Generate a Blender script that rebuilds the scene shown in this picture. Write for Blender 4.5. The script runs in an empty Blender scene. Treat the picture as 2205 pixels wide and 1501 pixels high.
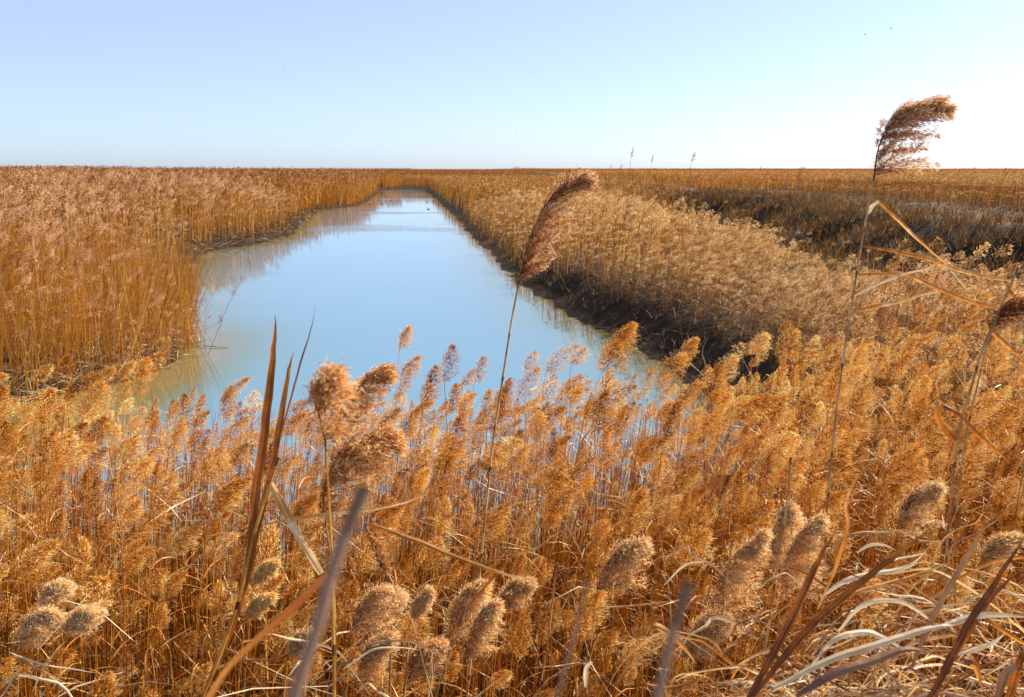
import bpy, math, random
import numpy as np

R = math.radians
rng = np.random.default_rng(11)
scene = bpy.context.scene
COL = scene.collection

# ------------------------------------------------------------------ camera
W_, H_ = 2205.0, 1501.0
FP = 1960.0                      # focal length in photo pixels
CAM = np.array([0.0, 0.0, 4.0])
PITCH = math.atan((H_/2-363.0)/FP)
cd = bpy.data.cameras.new('camera'); cam = bpy.data.objects.new('camera', cd); COL.objects.link(cam)
cam.location = CAM; cam.rotation_euler = (R(90)-PITCH, 0, 0)
cd.sensor_width = 36; cd.lens = 36*FP/W_; cd.clip_start = 0.05; cd.clip_end = 9000
cd.dof.use_dof = True; cd.dof.focus_distance = 4.2; cd.dof.aperture_fstop = 7.0
scene.camera = cam
CP, SP = math.cos(PITCH), math.sin(PITCH)

def P(u, v, d):
    """point at photo position (u,v) standing d metres ahead of the camera"""
    x = (u-W_/2)/FP; yv = (H_/2-v)/FP
    dy = CP+SP*yv; dz = -SP+CP*yv
    return CAM+np.array([x, dy, dz])*(d/dy)
def G(u, v, z=0.0):
    x = (u-W_/2)/FP; yv = (H_/2-v)/FP
    dy = CP+SP*yv; dz = -SP+CP*yv
    t = (z-CAM[2])/dz
    return np.array([x*t, dy*t])
def proj(p):
    q = np.atleast_2d(p)-CAM
    fw = q[:, 1]*CP-q[:, 2]*SP; up = q[:, 1]*SP+q[:, 2]*CP
    fw = np.maximum(fw, 1e-3)
    return np.stack([W_/2+FP*q[:, 0]/fw, H_/2-FP*up/fw], 1)

# ------------------------------------------------------------------ shoreline
right_px = [(917, 408), (935, 425), (952, 440), (1000, 490), (1060, 550), (1112, 603), (1200, 660), (1330, 722), (1430, 785), (1530, 858)]
left_px = [(0, 874), (80, 862), (200, 838), (330, 806), (385, 768)]
left_far_px = [(425, 548), (560, 524), (632, 503), (652, 480), (662, 463), (690, 453), (772, 443), (804, 424), (818, 409)]
shore = [G(*p) for p in right_px]
shore += [np.array(p) for p in [(3.9, 12.8), (3.5, 11.2), (2.6, 10.0), (1.0, 9.2), (-1.0, 8.7), (-3.0, 8.5), (-5.0, 8.7), (-8.0, 8.9), (-14, 9.1), (-40, 9.4), (-40, 13.5)]]
shore += [G(*p) for p in left_px] + [np.array(p) for p in [(-8.0, 22), (-9.9, 27), (-12.6, 34)]] + [G(*p) for p in left_far_px]
shore = np.array(shore)
# natural wobble of the edge
def densify(poly):
    out = []
    n = len(poly)
    for i in range(n):
        a, b = poly[i], poly[(i+1) % n]
        L = np.linalg.norm(b-a); k = int(min(8, max(1, L/1.2)))
        nrm = np.array([-(b-a)[1], (b-a)[0]])/max(L, 1e-6)
        for j in range(k):
            p = a+(b-a)*j/k
            if j: p = p+nrm*rng.uniform(-1, 1)*min(0.28, 0.05*L)
            out.append(p)
    return np.array(out)
shore = densify(shore)

def sdist(x, y):
    """signed distance to the shoreline: positive on land, negative in water"""
    x = np.asarray(x, float).ravel(); y = np.asarray(y, float).ravel()
    a = shore; b = np.roll(shore, -1, 0)
    best = np.full(x.shape, 1e18); inside = np.zeros(x.shape, bool)
    for (ax, ay), (bx, by) in zip(a, b):
        ex, ey = bx-ax, by-ay
        t = np.clip(((x-ax)*ex+(y-ay)*ey)/(ex*ex+ey*ey+1e-12), 0, 1)
        dx = x-ax-t*ex; dy = y-ay-t*ey
        best = np.minimum(best, dx*dx+dy*dy)
        c = ((ay > y) != (by > y))
        with np.errstate(divide='ignore', invalid='ignore'):
            xi = ax+(y-ay)*ex/np.where(ey == 0, 1e-12, ey)
        inside ^= (c & (x < xi))
    d = np.sqrt(best)
    return np.where(inside, -d, d)

def sm(a, b, x):
    t = np.clip((x-a)/(b-a), 0, 1); return t*t*(3-2*t)
_ph = rng.uniform(0, 6.28, (6, 2)); _fr = rng.uniform(0.25, 1.6, (6, 2))
def wob(x, y):
    s = 0
    for i in range(6):
        s = s+np.sin(x*_fr[i, 0]+_ph[i, 0])*np.sin(y*_fr[i, 1]+_ph[i, 1])
    return s/6
def canal_x(y):        # rough centre line of the canal
    return -5.0-0.105*(y-15)
def ridge_x(y):        # crest of the dike on the right
    return 18.3-0.02*(y-30)+0.8*np.sin(y*0.13)
def height(x, y):
    x = np.asarray(x, float); y = np.asarray(y, float); shp = x.shape
    x = x.ravel(); y = y.ravel()
    sd = sdist(x, y)
    w = wob(x, y)
    right = (x > canal_x(y)) & (y > 11)
    # canal-side steep mud bank on the right, gentle shore on the left and in front
    hr = (.78-.30*sm(26, 46, y))*sm(0, 1.45, sd)*sm(9, 15, y)-0.25*sm(2.2, 7, sd)*sm(9, 15, y)*(1-sm(26, 46, y))+0.3*sm(0, 3, sd)*(1-sm(9, 15, y))
    hr = hr-0.25*sm(7.5, 10.5, x)*sm(12, 22, y)*(1-sm(60, 110, y))
    hl = 0.12*sm(0, 0.8, sd)+0.35*sm(0.5, 6, sd)+0.6*sm(15, 60, sd)
    h = np.where(right, hr, np.where(y > 11, hl, 0.30*sm(0, 2.5, sd)))
    cx = ridge_x(y)
    h = h+np.where(right, sm(cx-4.4-1.2*w, cx-0.2, x+0.9*w)*1.85*sm(10, 16, y), 0)
    # ground climbs to the bank the camera stands on
    h = h+np.where(y < 5, 2.2*(1-sm(-0.5, 2.4, y)), 0)
    # the plain lifts slowly with distance
    h = h+np.where(sd > 0, 0.4*sm(90, 320, y)*(1-sm(10, 20, x)*0.8), 0)+np.where(sd > 0, 0.5*sm(350, 900, y), 0)
    h = h+0.09*w*sm(0.3, 3, sd)
    h = np.where(sd < 0, -0.9*sm(0, 3.5, -sd)-0.02, np.maximum(h, 0.03+0*h))
    return h.reshape(shp)

# ------------------------------------------------------------------ materials
def new_mat(name):
    m = bpy.data.materials.new(name); m.use_nodes = True; m.node_tree.nodes.clear(); return m, m.node_tree.nodes, m.node_tree.links
def ramp(nd, stops):
    r = nd.new('ShaderNodeValToRGB'); e = r.color_ramp.elements
    while len(e) > 1: e.remove(e[-1])
    e[0].position = stops[0][0]; e[0].color = (*stops[0][1], 1)
    for p, c in stops[1:]:
        k = e.new(p); k.color = (*c, 1)
    return r
def plant_mat(name, stops, rough=0.6, transl=0.35, spec=0.3, noise=0.0, nscale=60, streak=1.0, rnd=0.0):
    m, nd, lk = new_mat(name)
    at = nd.new('ShaderNodeAttribute'); at.attribute_name = 'tint'
    fac = at.outputs['Fac']
    if rnd:
        oi = nd.new('ShaderNodeObjectInfo'); mm = nd.new('ShaderNodeMath'); mm.operation = 'MULTIPLY_ADD'
        lk.new(oi.outputs['Random'], mm.inputs[0]); mm.inputs[1].default_value = rnd; lk.new(fac, mm.inputs[2])
        m2 = nd.new('ShaderNodeMath'); m2.operation = 'SUBTRACT'; lk.new(mm.outputs[0], m2.inputs[0]); m2.inputs[1].default_value = rnd/2
        fac = m2.outputs[0]
    if noise:
        tc = nd.new('ShaderNodeTexCoord'); mp = nd.new('ShaderNodeMapping'); mp.inputs['Scale'].default_value = (1, 1, streak)
        nz = nd.new('ShaderNodeTexNoise'); nz.inputs['Scale'].default_value = nscale; nz.inputs['Detail'].default_value = 5
        lk.new(tc.outputs['Object'], mp.inputs[0]); lk.new(mp.outputs[0], nz.inputs['Vector'])
        ma = nd.new('ShaderNodeMath'); ma.operation = 'MULTIPLY_ADD'; ma.inputs[1].default_value = noise
        lk.new(nz.outputs['Fac'], ma.inputs[0]); lk.new(fac, ma.inputs[2])
        mb = nd.new('ShaderNodeMath'); mb.operation = 'SUBTRACT'; mb.inputs[1].default_value = noise/2
        lk.new(ma.outputs[0], mb.inputs[0]); fac = mb.outputs[0]
    r = ramp(nd, stops); lk.new(fac, r.inputs[0])
    pr = nd.new('ShaderNodeBsdfPrincipled'); pr.inputs['Roughness'].default_value = rough
    pr.inputs['Specular IOR Level'].default_value = spec
    lk.new(r.outputs[0], pr.inputs['Base Color'])
    out = nd.new('ShaderNodeOutputMaterial')
    if transl:
        tr = nd.new('ShaderNodeBsdfTranslucent'); mx = nd.new('ShaderNodeMixShader'); mx.inputs[0].default_value = transl
        gm = nd.new('ShaderNodeGamma'); gm.inputs[1].default_value = 1.25
        lk.new(r.outputs[0], gm.inputs[0]); lk.new(gm.outputs[0], tr.inputs[0])
        lk.new(pr.outputs[0], mx.inputs[1]); lk.new(tr.outputs[0], mx.inputs[2]); lk.new(mx.outputs[0], out.inputs[0])
    else:
        lk.new(pr.outputs[0], out.inputs[0])
    return m

M = {}
# foreground: strongly orange
M['stem'] = plant_mat('golden_stem', [(0, (.08, .024, .004)), (.35, (.42, .145, .010)), (.7, (.68, .32, .03)), (1, (.84, .58, .22))], .45, .2, .4, rnd=.25)
M['plume'] = plant_mat('golden_plume', [(0, (.05, .012, .004)), (.26, (.36, .090, .010)), (.50, (.70, .275, .024)), (.76, (.84, .47, .09)), (1, (.93, .75, .36))], .75, .24, .1, rnd=.25)
M['leaf'] = plant_mat('dry_leaf', [(0, (.26, .07, .015)), (.4, (.56, .20, .03)), (.75, (.76, .46, .14)), (1, (.86, .72, .45))], .42, .38, .45, rnd=.2)
# tall reeds close to the camera
M['hstem'] = plant_mat('ripe_stem', [(0, (.07, .03, .015)), (.4, (.28, .13, .045)), (.75, (.52, .31, .12)), (1, (.80, .62, .36))], .4, .0, .5, noise=.5, nscale=40, streak=.25)
M['hplume'] = plant_mat('rusty_plume', [(0, (.10, .025, .012)), (.3, (.28, .075, .02)), (.6, (.58, .25, .07)), (.86, (.82, .55, .28)), (1, (.95, .84, .62))], .6, .42, .2)
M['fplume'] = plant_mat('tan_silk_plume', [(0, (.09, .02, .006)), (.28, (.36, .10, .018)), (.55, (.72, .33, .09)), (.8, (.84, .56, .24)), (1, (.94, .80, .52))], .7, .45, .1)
M['hleaf'] = plant_mat('withered_leaf', [(0, (.10, .035, .012)), (.3, (.36, .125, .022)), (.55, (.60, .26, .045)), (.8, (.78, .54, .24)), (1, (.90, .80, .60))], .5, .42, .35, noise=.6, nscale=38, streak=.5)
M['pleaf'] = plant_mat('straw_glint_leaf', [(0, (.30, .14, .05)), (.4, (.56, .38, .19)), (1, (.88, .73, .49))], .5, .3, .35, noise=.6, nscale=38)  # straw tan, lifted to paint the white highlights of glossy leaves
M['gleaf'] = plant_mat('greyish_leaf', [(0, (.13, .06, .04)), (.5, (.34, .17, .08)), (1, (.62, .44, .24))], .45, .2, .4, noise=.3, nscale=50)
# left bank
M['lstem'] = plant_mat('amber_stem', [(0, (.14, .05, .01)), (.4, (.48, .19, .02)), (.8, (.68, .36, .06)), (1, (.80, .62, .34))], .5, .25, .3)
M['lplume'] = plant_mat('dusty_plume', [(0, (.05, .016, .006)), (.33, (.30, .115, .035)), (.65, (.60, .31, .13)), (1, (.88, .64, .40))], .8, .32, .1)
# right bank
M['rstem'] = plant_mat('brown_stem', [(0, (.06, .03, .01)), (.4, (.42, .18, .03)), (.8, (.66, .35, .08)), (1, (.68, .48, .24))], .6, .25, .2)
M['rplume'] = plant_mat('straw_plume', [(0, (.11, .05, .018)), (.33, (.42, .19, .05)), (.62, (.74, .42, .14)), (1, (.95, .74, .42))], .8, .32, .1)
M['tplume'] = plant_mat('tawny_plume', [(0, (.05, .018, .007)), (.3, (.30, .12, .035)), (.62, (.62, .33, .12)), (1, (.88, .66, .40))], .8, .32, .1)
# dark scrub on the dike
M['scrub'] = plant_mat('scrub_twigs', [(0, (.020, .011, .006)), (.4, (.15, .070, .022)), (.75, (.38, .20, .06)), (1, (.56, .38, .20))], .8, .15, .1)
M['mudlit'] = plant_mat('straw_litter', [(0, (.05, .028, .015)), (.5, (.20, .115, .055)), (1, (.56, .42, .26))], .8, .1, .1)
M['mauve'] = plant_mat('mauve_stem', [(0, (.12, .075, .05)), (.5, (.27, .175, .125)), (1, (.44, .31, .20))], .6, 0, .2)
M['twig'] = plant_mat('grey_twig', [(0, (.09, .06, .04)), (.5, (.24, .16, .10)), (1, (.5, .4, .28))], .6, 0, .3)

# ground
m, nd, lk = new_mat('marsh_soil')
tc = nd.new('ShaderNodeTexCoord'); geo = nd.new('ShaderNodeNewGeometry')
n1 = nd.new('ShaderNodeTexNoise'); n1.inputs['Scale'].default_value = 1.4; n1.inputs['Detail'].default_value = 9; n1.inputs['Roughness'].default_value = .7
lk.new(geo.outputs['Position'], n1.inputs['Vector'])
r1 = ramp(nd, [(.3, (.012, .008, .006)), (.52, (.032, .019, .011)), (.75, (.095, .052, .024))]); lk.new(n1.outputs['Fac'], r1.inputs[0])  # dark mud, taken near black to put deeper shade into the colour
n2 = nd.new('ShaderNodeTexNoise'); n2.inputs['Scale'].default_value = .09; n2.inputs['Detail'].default_value = 8; n2.inputs['Roughness'].default_value = .75
lk.new(geo.outputs['Position'], n2.inputs['Vector'])
r2 = ramp(nd, [(.3, (.04, .022, .012)), (.48, (.13, .06, .022)), (.7, (.24, .12, .05))]); lk.new(n2.outputs['Fac'], r2.inputs[0])
sx = nd.new('ShaderNodeSeparateXYZ'); lk.new(geo.outputs['Position'], sx.inputs[0])
mr = nd.new('ShaderNodeMapRange'); mr.inputs['From Min'].default_value = 150; mr.inputs['From Max'].default_value = 420; lk.new(sx.outputs['Y'], mr.inputs[0])
# paler tan on top of the dike, its sunlit look put into the colour
mt = nd.new('ShaderNodeMapRange'); mt.inputs['From Min'].default_value = 2.0; mt.inputs['From Max'].default_value = 2.35; lk.new(sx.outputs['Z'], mt.inputs[0])
mxt = nd.new('ShaderNodeMix'); mxt.data_type = 'RGBA'; lk.new(mt.outputs[0], mxt.inputs[0]); lk.new(r1.outputs[0], mxt.inputs[6]); mxt.inputs[7].default_value = (.26, .16, .09, 1)
mx = nd.new('ShaderNodeMix'); mx.data_type = 'RGBA'; lk.new(mr.outputs[0], mx.inputs[0]); lk.new(mxt.outputs[2], mx.inputs[6]); lk.new(r2.outputs[0], mx.inputs[7])
pr = nd.new('ShaderNodeBsdfPrincipled'); pr.inputs['Roughness'].default_value = .9; pr.inputs['Specular IOR Level'].default_value = .12; lk.new(mx.outputs[2], pr.inputs['Base Color'])
bp = nd.new('ShaderNodeBump'); bp.inputs['Strength'].default_value = .8; bp.inputs['Distance'].default_value = .12
n3 = nd.new('ShaderNodeTexNoise'); n3.inputs['Scale'].default_value = 6; n3.inputs['Detail'].default_value = 10; lk.new(geo.outputs['Position'], n3.inputs['Vector'])
lk.new(n3.outputs['Fac'], bp.inputs['Height']); lk.new(bp.outputs[0], pr.inputs['Normal'])
out = nd.new('ShaderNodeOutputMaterial'); lk.new(pr.outputs[0], out.inputs[0]); M['soil'] = m

# water
m, nd, lk = new_mat('canal_water')
geo = nd.new('ShaderNodeNewGeometry')
pr = nd.new('ShaderNodeBsdfPrincipled')
wa = nd.new('ShaderNodeAttribute'); wa.attribute_name = 'shallow_reflect'
wc = ramp(nd, [(0, (.10, .215, .31)), (.5, (.10, .15, .12)), (.8, (.13, .12, .05)), (1, (.16, .125, .045))]); lk.new(wa.outputs['Fac'], wc.inputs[0]); lk.new(wc.outputs[0], pr.inputs['Base Color'])  # blue base adds to sky reflection; olive paints mirrored reeds and shallows
pr.inputs['Roughness'].default_value = .035; pr.inputs['IOR'].default_value = 1.6
mp = nd.new('ShaderNodeMapping'); mp.inputs['Scale'].default_value = (.35, 1.5, 1); lk.new(geo.outputs['Position'], mp.inputs[0])
w1 = nd.new('ShaderNodeTexNoise'); w1.inputs['Scale'].default_value = 4.5; w1.inputs['Detail'].default_value = 3; lk.new(mp.outputs[0], w1.inputs['Vector'])
mp2 = nd.new('ShaderNodeMapping'); mp2.inputs['Scale'].default_value = (.06, .11, 1); lk.new(geo.outputs['Position'], mp2.inputs[0])
w2 = nd.new('ShaderNodeTexNoise'); w2.inputs['Scale'].default_value = 1; w2.inputs['Detail'].default_value = 5; lk.new(mp2.outputs[0], w2.inputs['Vector'])
wr = nd.new('ShaderNodeMapRange'); wr.inputs['From Min'].default_value = .54; wr.inputs['From Max'].default_value = .64; wr.inputs['To Min'].default_value = .06; wr.inputs['To Max'].default_value = .9
lk.new(w2.outputs['Fac'], wr.inputs[0])
bp = nd.new('ShaderNodeBump'); bp.inputs['Distance'].default_value = .012; lk.new(wr.outputs[0], bp.inputs['Strength']); lk.new(w1.outputs['Fac'], bp.inputs['Height'])
lk.new(bp.outputs[0], pr.inputs['Normal'])
out = nd.new('ShaderNodeOutputMaterial'); lk.new(pr.outputs[0], out.inputs[0]); M['water'] = m
m, nd, lk = new_mat('bird_plumage')
pr = nd.new('ShaderNodeBsdfPrincipled'); nz = nd.new('ShaderNodeTexNoise'); nz.inputs['Scale'].default_value = 9
rr = ramp(nd, [(.35, (.03, .035, .05)), (.7, (.12, .12, .13))]); lk.new(nz.outputs['Fac'], rr.inputs[0]); lk.new(rr.outputs[0], pr.inputs['Base Color'])
out = nd.new('ShaderNodeOutputMaterial'); lk.new(pr.outputs[0], out.inputs[0]); M['bird'] = m

# ------------------------------------------------------------------ mesh helpers
class Q:
    """bag of quads: verts (N,4,3), tint (N,), material slot (N,)"""
    def __init__(s): s.v = []; s.t = []; s.m = []
    def add(s, v, t, m=0):
        v = np.asarray(v, np.float32).reshape(-1, 4, 3)
        s.v.append(v); s.t.append(np.broadcast_to(np.asarray(t, np.float32), (len(v),)).copy()); s.m.append(np.full(len(v), m, np.int32)); return s
    def cat(s):
        if not s.v: return np.zeros((0, 4, 3), np.float32), np.zeros(0, np.float32), np.zeros(0, np.int32)
        return np.concatenate(s.v), np.concatenate(s.t), np.concatenate(s.m)
def mesh_data(name, q, mats, origin=None):
    V, T, MI = q.cat() if isinstance(q, Q) else q
    if origin is not None: V = V-np.asarray(origin, np.float32)
    n = len(V)
    me = bpy.data.meshes.new(name)
    me.vertices.add(n*4); me.vertices.foreach_set('co', np.ascontiguousarray(V, np.float32).ravel())
    me.loops.add(n*4); me.loops.foreach_set('vertex_index', np.arange(n*4, dtype=np.int32))
    me.polygons.add(n); me.polygons.foreach_set('loop_start', np.arange(0, n*4, 4, dtype=np.int32))
    me.polygons.foreach_set('loop_total', np.full(n, 4, np.int32)); me.polygons.foreach_set('material_index', MI.astype(np.int32))
    a = me.attributes.new('tint', 'FLOAT', 'POINT'); a.data.foreach_set('value', np.repeat(T, 4).astype(np.float32))
    for mt_ in mats: me.materials.append(mt_)
    me.update(calc_edges=True)
    return me
def link(name, me, parent=None, loc=None):
    o = bpy.data.objects.new(name, me); COL.objects.link(o)
    if parent: o.parent = parent
    if loc is not None: o.location = [float(c) for c in loc]
    return o
def tag(o, label, cat, group=None, kind=None):
    o['label'] = label; o['category'] = cat
    if group: o['group'] = group
    if kind: o['kind'] = kind
    return o
def empty(name, loc, label, cat, group=None):
    o = bpy.data.objects.new(name, None); COL.objects.link(o); o.location = [float(c) for c in loc]; o.empty_display_size = .1
    return tag(o, label, cat, group)
def structure(o): o['kind'] = 'structure'; return o

def nz(v): return v/np.maximum(np.linalg.norm(v, axis=-1, keepdims=True), 1e-9)
def spline(pts, n):
    p = np.asarray(pts, float); k = len(p)
    if k == 2: return p[0]+(p[1]-p[0])*np.linspace(0, 1, n)[:, None]
    e = np.concatenate([[2*p[0]-p[1]], p, [2*p[-1]-p[-2]]])
    t = np.linspace(0, k-1-1e-6, n); i = t.astype(int); f = (t-i)[:, None]
    a, b, c, d = e[i], e[i+1], e[i+2], e[i+3]
    return .5*((2*b)+(-a+c)*f+(2*a-5*b+4*c-d)*f*f+(-a+3*b-3*c+d)*f**3)
def frames(p):
    t = nz(np.gradient(p, axis=0)); ref = np.array([0, 1., 0.]) 
    s = nz(np.cross(t, ref)); u = np.cross(s, t); return t, s, u
def tube(p, r, sides=5):
    t, s, u = frames(p); r = np.broadcast_to(np.asarray(r, float), (len(p),))
    a = np.linspace(0, 2*np.pi, sides, endpoint=False)
    ring = p[:, None]+r[:, None, None]*(s[:, None]*np.cos(a)[None, :, None]+u[:, None]*np.sin(a)[None, :, None])
    nx = np.roll(ring, -1, 1)
    return np.stack([ring[:-1], nx[:-1], nx[1:], ring[1:]], 2).reshape(-1, 4, 3)
def ribbon(p, w, side, fold=0.25, k=(-.5, 0, .5)):
    """leaf blade with a V fold; side (n,3) across direction; k = cross positions"""
    t = nz(np.gradient(p, axis=0)); s = nz(side-t*np.sum(side*t, -1, keepdims=True)); n = np.cross(s, t)
    w = np.broadcast_to(np.asarray(w, float), (len(p),))[:, None]
    L = [p+s*w*c+n*w*fold*abs(c)*2 for c in k]
    return np.concatenate([np.stack([A[:-1], B[:-1], B[1:], A[1:]], 1) for A, B in zip(L[:-1], L[1:])])
def diamonds(b, d, l, w, g):
    """flat spikelet lozenges, base b, unit dir d, length l, width w"""
    r = nz(np.cross(d, nz(g.normal(size=b.shape)))); l = l[:, None]; w = w[:, None]
    m_ = b+d*l*.42
    return np.stack([b, m_+r*w*.5, b+d*l, m_-r*w*.5], 1)

def plume(curve, nb, ns, spread, wind, g, spk=(.010, .0022), hair=1.0, droop=.35, thick=.006, hairlen=1.5, tone=0.0, up=.55, side=.42, wnd=.50, sag=.55, full=.45, fan=0.0):
    """feathery panicle along a rachis curve"""
    n = len(curve); L = np.sum(np.linalg.norm(np.diff(curve, axis=0), axis=1))
    s = np.sort(g.uniform(0, 1, nb))**.9*.98
    f = s*(n-1); i = np.minimum(f.astype(int), n-2); fr = (f-i)[:, None]
    base = curve[i]*(1-fr)+curve[i+1]*fr
    tan = nz(curve[i+1]-curve[i])
    rad = nz(np.cross(tan, g.normal(size=(nb, 3))))
    wind = np.asarray(wind, float)
    upv = (up*(1-fan*(1-s)))[:, None]
    d0 = nz(tan*upv+rad*side+wind*wnd*g.uniform(.4, 1.3, (nb, 1)))
    env = (np.minimum(1, full+s*2.2))*(1-s)**.68+.05
    bl = L*spread*env*g.uniform(.55, 1.1, nb)
    t = g.uniform(0, 1, (nb, ns))**.8; t[:, 0] = 1
    dn = np.array([0, 0, -1.])
    sagv = (wind*.45+dn*droop)
    pos = base[:, None]+bl[:, None, None]*(t[..., None]*d0[:, None]+(t**2)[..., None]*sag*sagv)
    tg = nz(d0[:, None]+2*t[..., None]*sag*sagv)
    pos = pos+g.normal(size=pos.shape)*thick
    dr = nz(tg+g.normal(size=pos.shape)*.42)
    pos = pos.reshape(-1, 3); dr = dr.reshape(-1, 3); tt = t.ravel(); N = len(pos)
    q = Q()
    inner = np.repeat(g.normal(0, .07, nb), ns)
    l = spk[0]*g.uniform(.7, 1.4, N); w = spk[1]*g.uniform(.7, 1.3, N)
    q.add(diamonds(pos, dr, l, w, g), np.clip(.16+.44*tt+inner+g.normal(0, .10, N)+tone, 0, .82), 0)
    nh = int(N*hair)
    if nh:
        k = g.integers(0, N, nh); hd = nz(dr[k]+g.normal(size=(nh, 3))*.6)
        q.add(diamonds(pos[k]+g.normal(size=(nh, 3))*thick*.5, hd, spk[0]*hairlen*g.uniform(.7, 1.4, nh), spk[1]*.6*g.uniform(.6, 1.3, nh), g),
              np.clip(.66+.22*tt[k]+g.normal(0, .13, nh)+tone, 0, 1), 0)
    # thin branch ribs
    K = 4; tb = np.linspace(0, 1, K)
    bp_ = base[:, None]+bl[:, None, None]*(tb[None, :, None]*d0[:, None]+(tb**2)[None, :, None]*sag*sagv)
    sd_ = nz(np.cross(d0, g.normal(size=(nb, 3))))[:, None]*spk[1]*.22
    a = bp_-sd_; b = bp_+sd_
    q.add(np.stack([a[:, :-1], b[:, :-1], b[:, 1:], a[:, 1:]], 2).reshape(-1, 4, 3), .22+tone, 0)
    return q

def fluff(curve, N, W, wind, g, sl=.014, sw=.003, lobes=7, out=.7, curl=.3, tone=0.0):
    """soft dense panicle: silky strands filling an uneven spindle round the rachis, rusty heart and pale rim exaggerated by painted shade and rim light"""
    n = len(curve); wind = np.asarray(wind, float)
    s = g.uniform(0, 1, N)**.9; f = s*(n-1)*.999; i = f.astype(int); fr = (f-i)[:, None]
    base = curve[i]*(1-fr)+curve[i+1]*fr; tan = nz(curve[i+1]-curve[i])
    ex = nz(np.cross(tan, [0, 1., 0])); ey = np.cross(tan, ex)
    a = g.uniform(0, 2*np.pi, N); rad = ex*np.cos(a)[:, None]+ey*np.sin(a)[:, None]
    ph = g.uniform(0, 6.28, 3)
    prof = np.sin(np.pi*np.clip(s*.93+.05, 0, 1)**.8)**.75*(1+.13*np.sin(s*lobes*2.2+ph[0]+3*np.sin(a+ph[1])))
    rf = g.uniform(0, 1, N)**.5
    R_ = W*prof*rf
    tail = (g.uniform(size=N) < .08)*g.uniform(0, .5, N)*W
    down = np.array([0, 0, -1.])
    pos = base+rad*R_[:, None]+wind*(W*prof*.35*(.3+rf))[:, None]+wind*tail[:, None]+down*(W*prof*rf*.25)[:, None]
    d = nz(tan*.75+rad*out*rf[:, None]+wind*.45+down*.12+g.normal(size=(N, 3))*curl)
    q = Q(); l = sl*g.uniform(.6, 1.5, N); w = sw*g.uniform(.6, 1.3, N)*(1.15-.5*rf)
    q.add(diamonds(pos, d, l, w, g), np.clip(.12+.84*rf**1.5+.10*np.sin(a+ph[2])+g.normal(0, .11, N)+tone, 0, 1), 0)  # rust to pale silk outward, plus painted core shade and lit rim
    return q
WIND = nz(np.array([1.0, -.15, 0.05]))

# ------------------------------------------------------------------ reed prototypes at several levels of detail
LODS = {0: dict(nb=36, ns=9, spk=(.012, .0032), hair=2.0, leaf=5, sides=4, seg=7, sw=.0028, lw=.010, L=.205, N=1100, fs=(.017, .0033)),
        5: dict(nb=22, ns=8, spk=(.014, .0050), hair=1.0, leaf=5, sides=3, seg=4, sw=.0032, lw=.011, L=.175, N=460, fs=(.018, .0050)),
        6: dict(nb=20, ns=6, spk=(.022, .0090), hair=.6, leaf=7, sides=3, seg=4, sw=.0044, lw=.015, L=.235, N=300, fs=(.026, .0085)),
        1: dict(nb=20, ns=6, spk=(.022, .0090), hair=.6, leaf=6, sides=3, seg=4, sw=.0048, lw=.016, L=.21, N=170, fs=(.028, .011)),
        2: dict(nb=9, ns=4, spk=(.042, .018), hair=.4, leaf=3, sides=0, seg=3, sw=.010, lw=.026, L=.25, N=52, fs=(.050, .024)),
        3: dict(nb=4, ns=3, spk=(.09, .036), hair=0, leaf=2, sides=0, seg=2, sw=.022, lw=.05, L=.27)}
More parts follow.
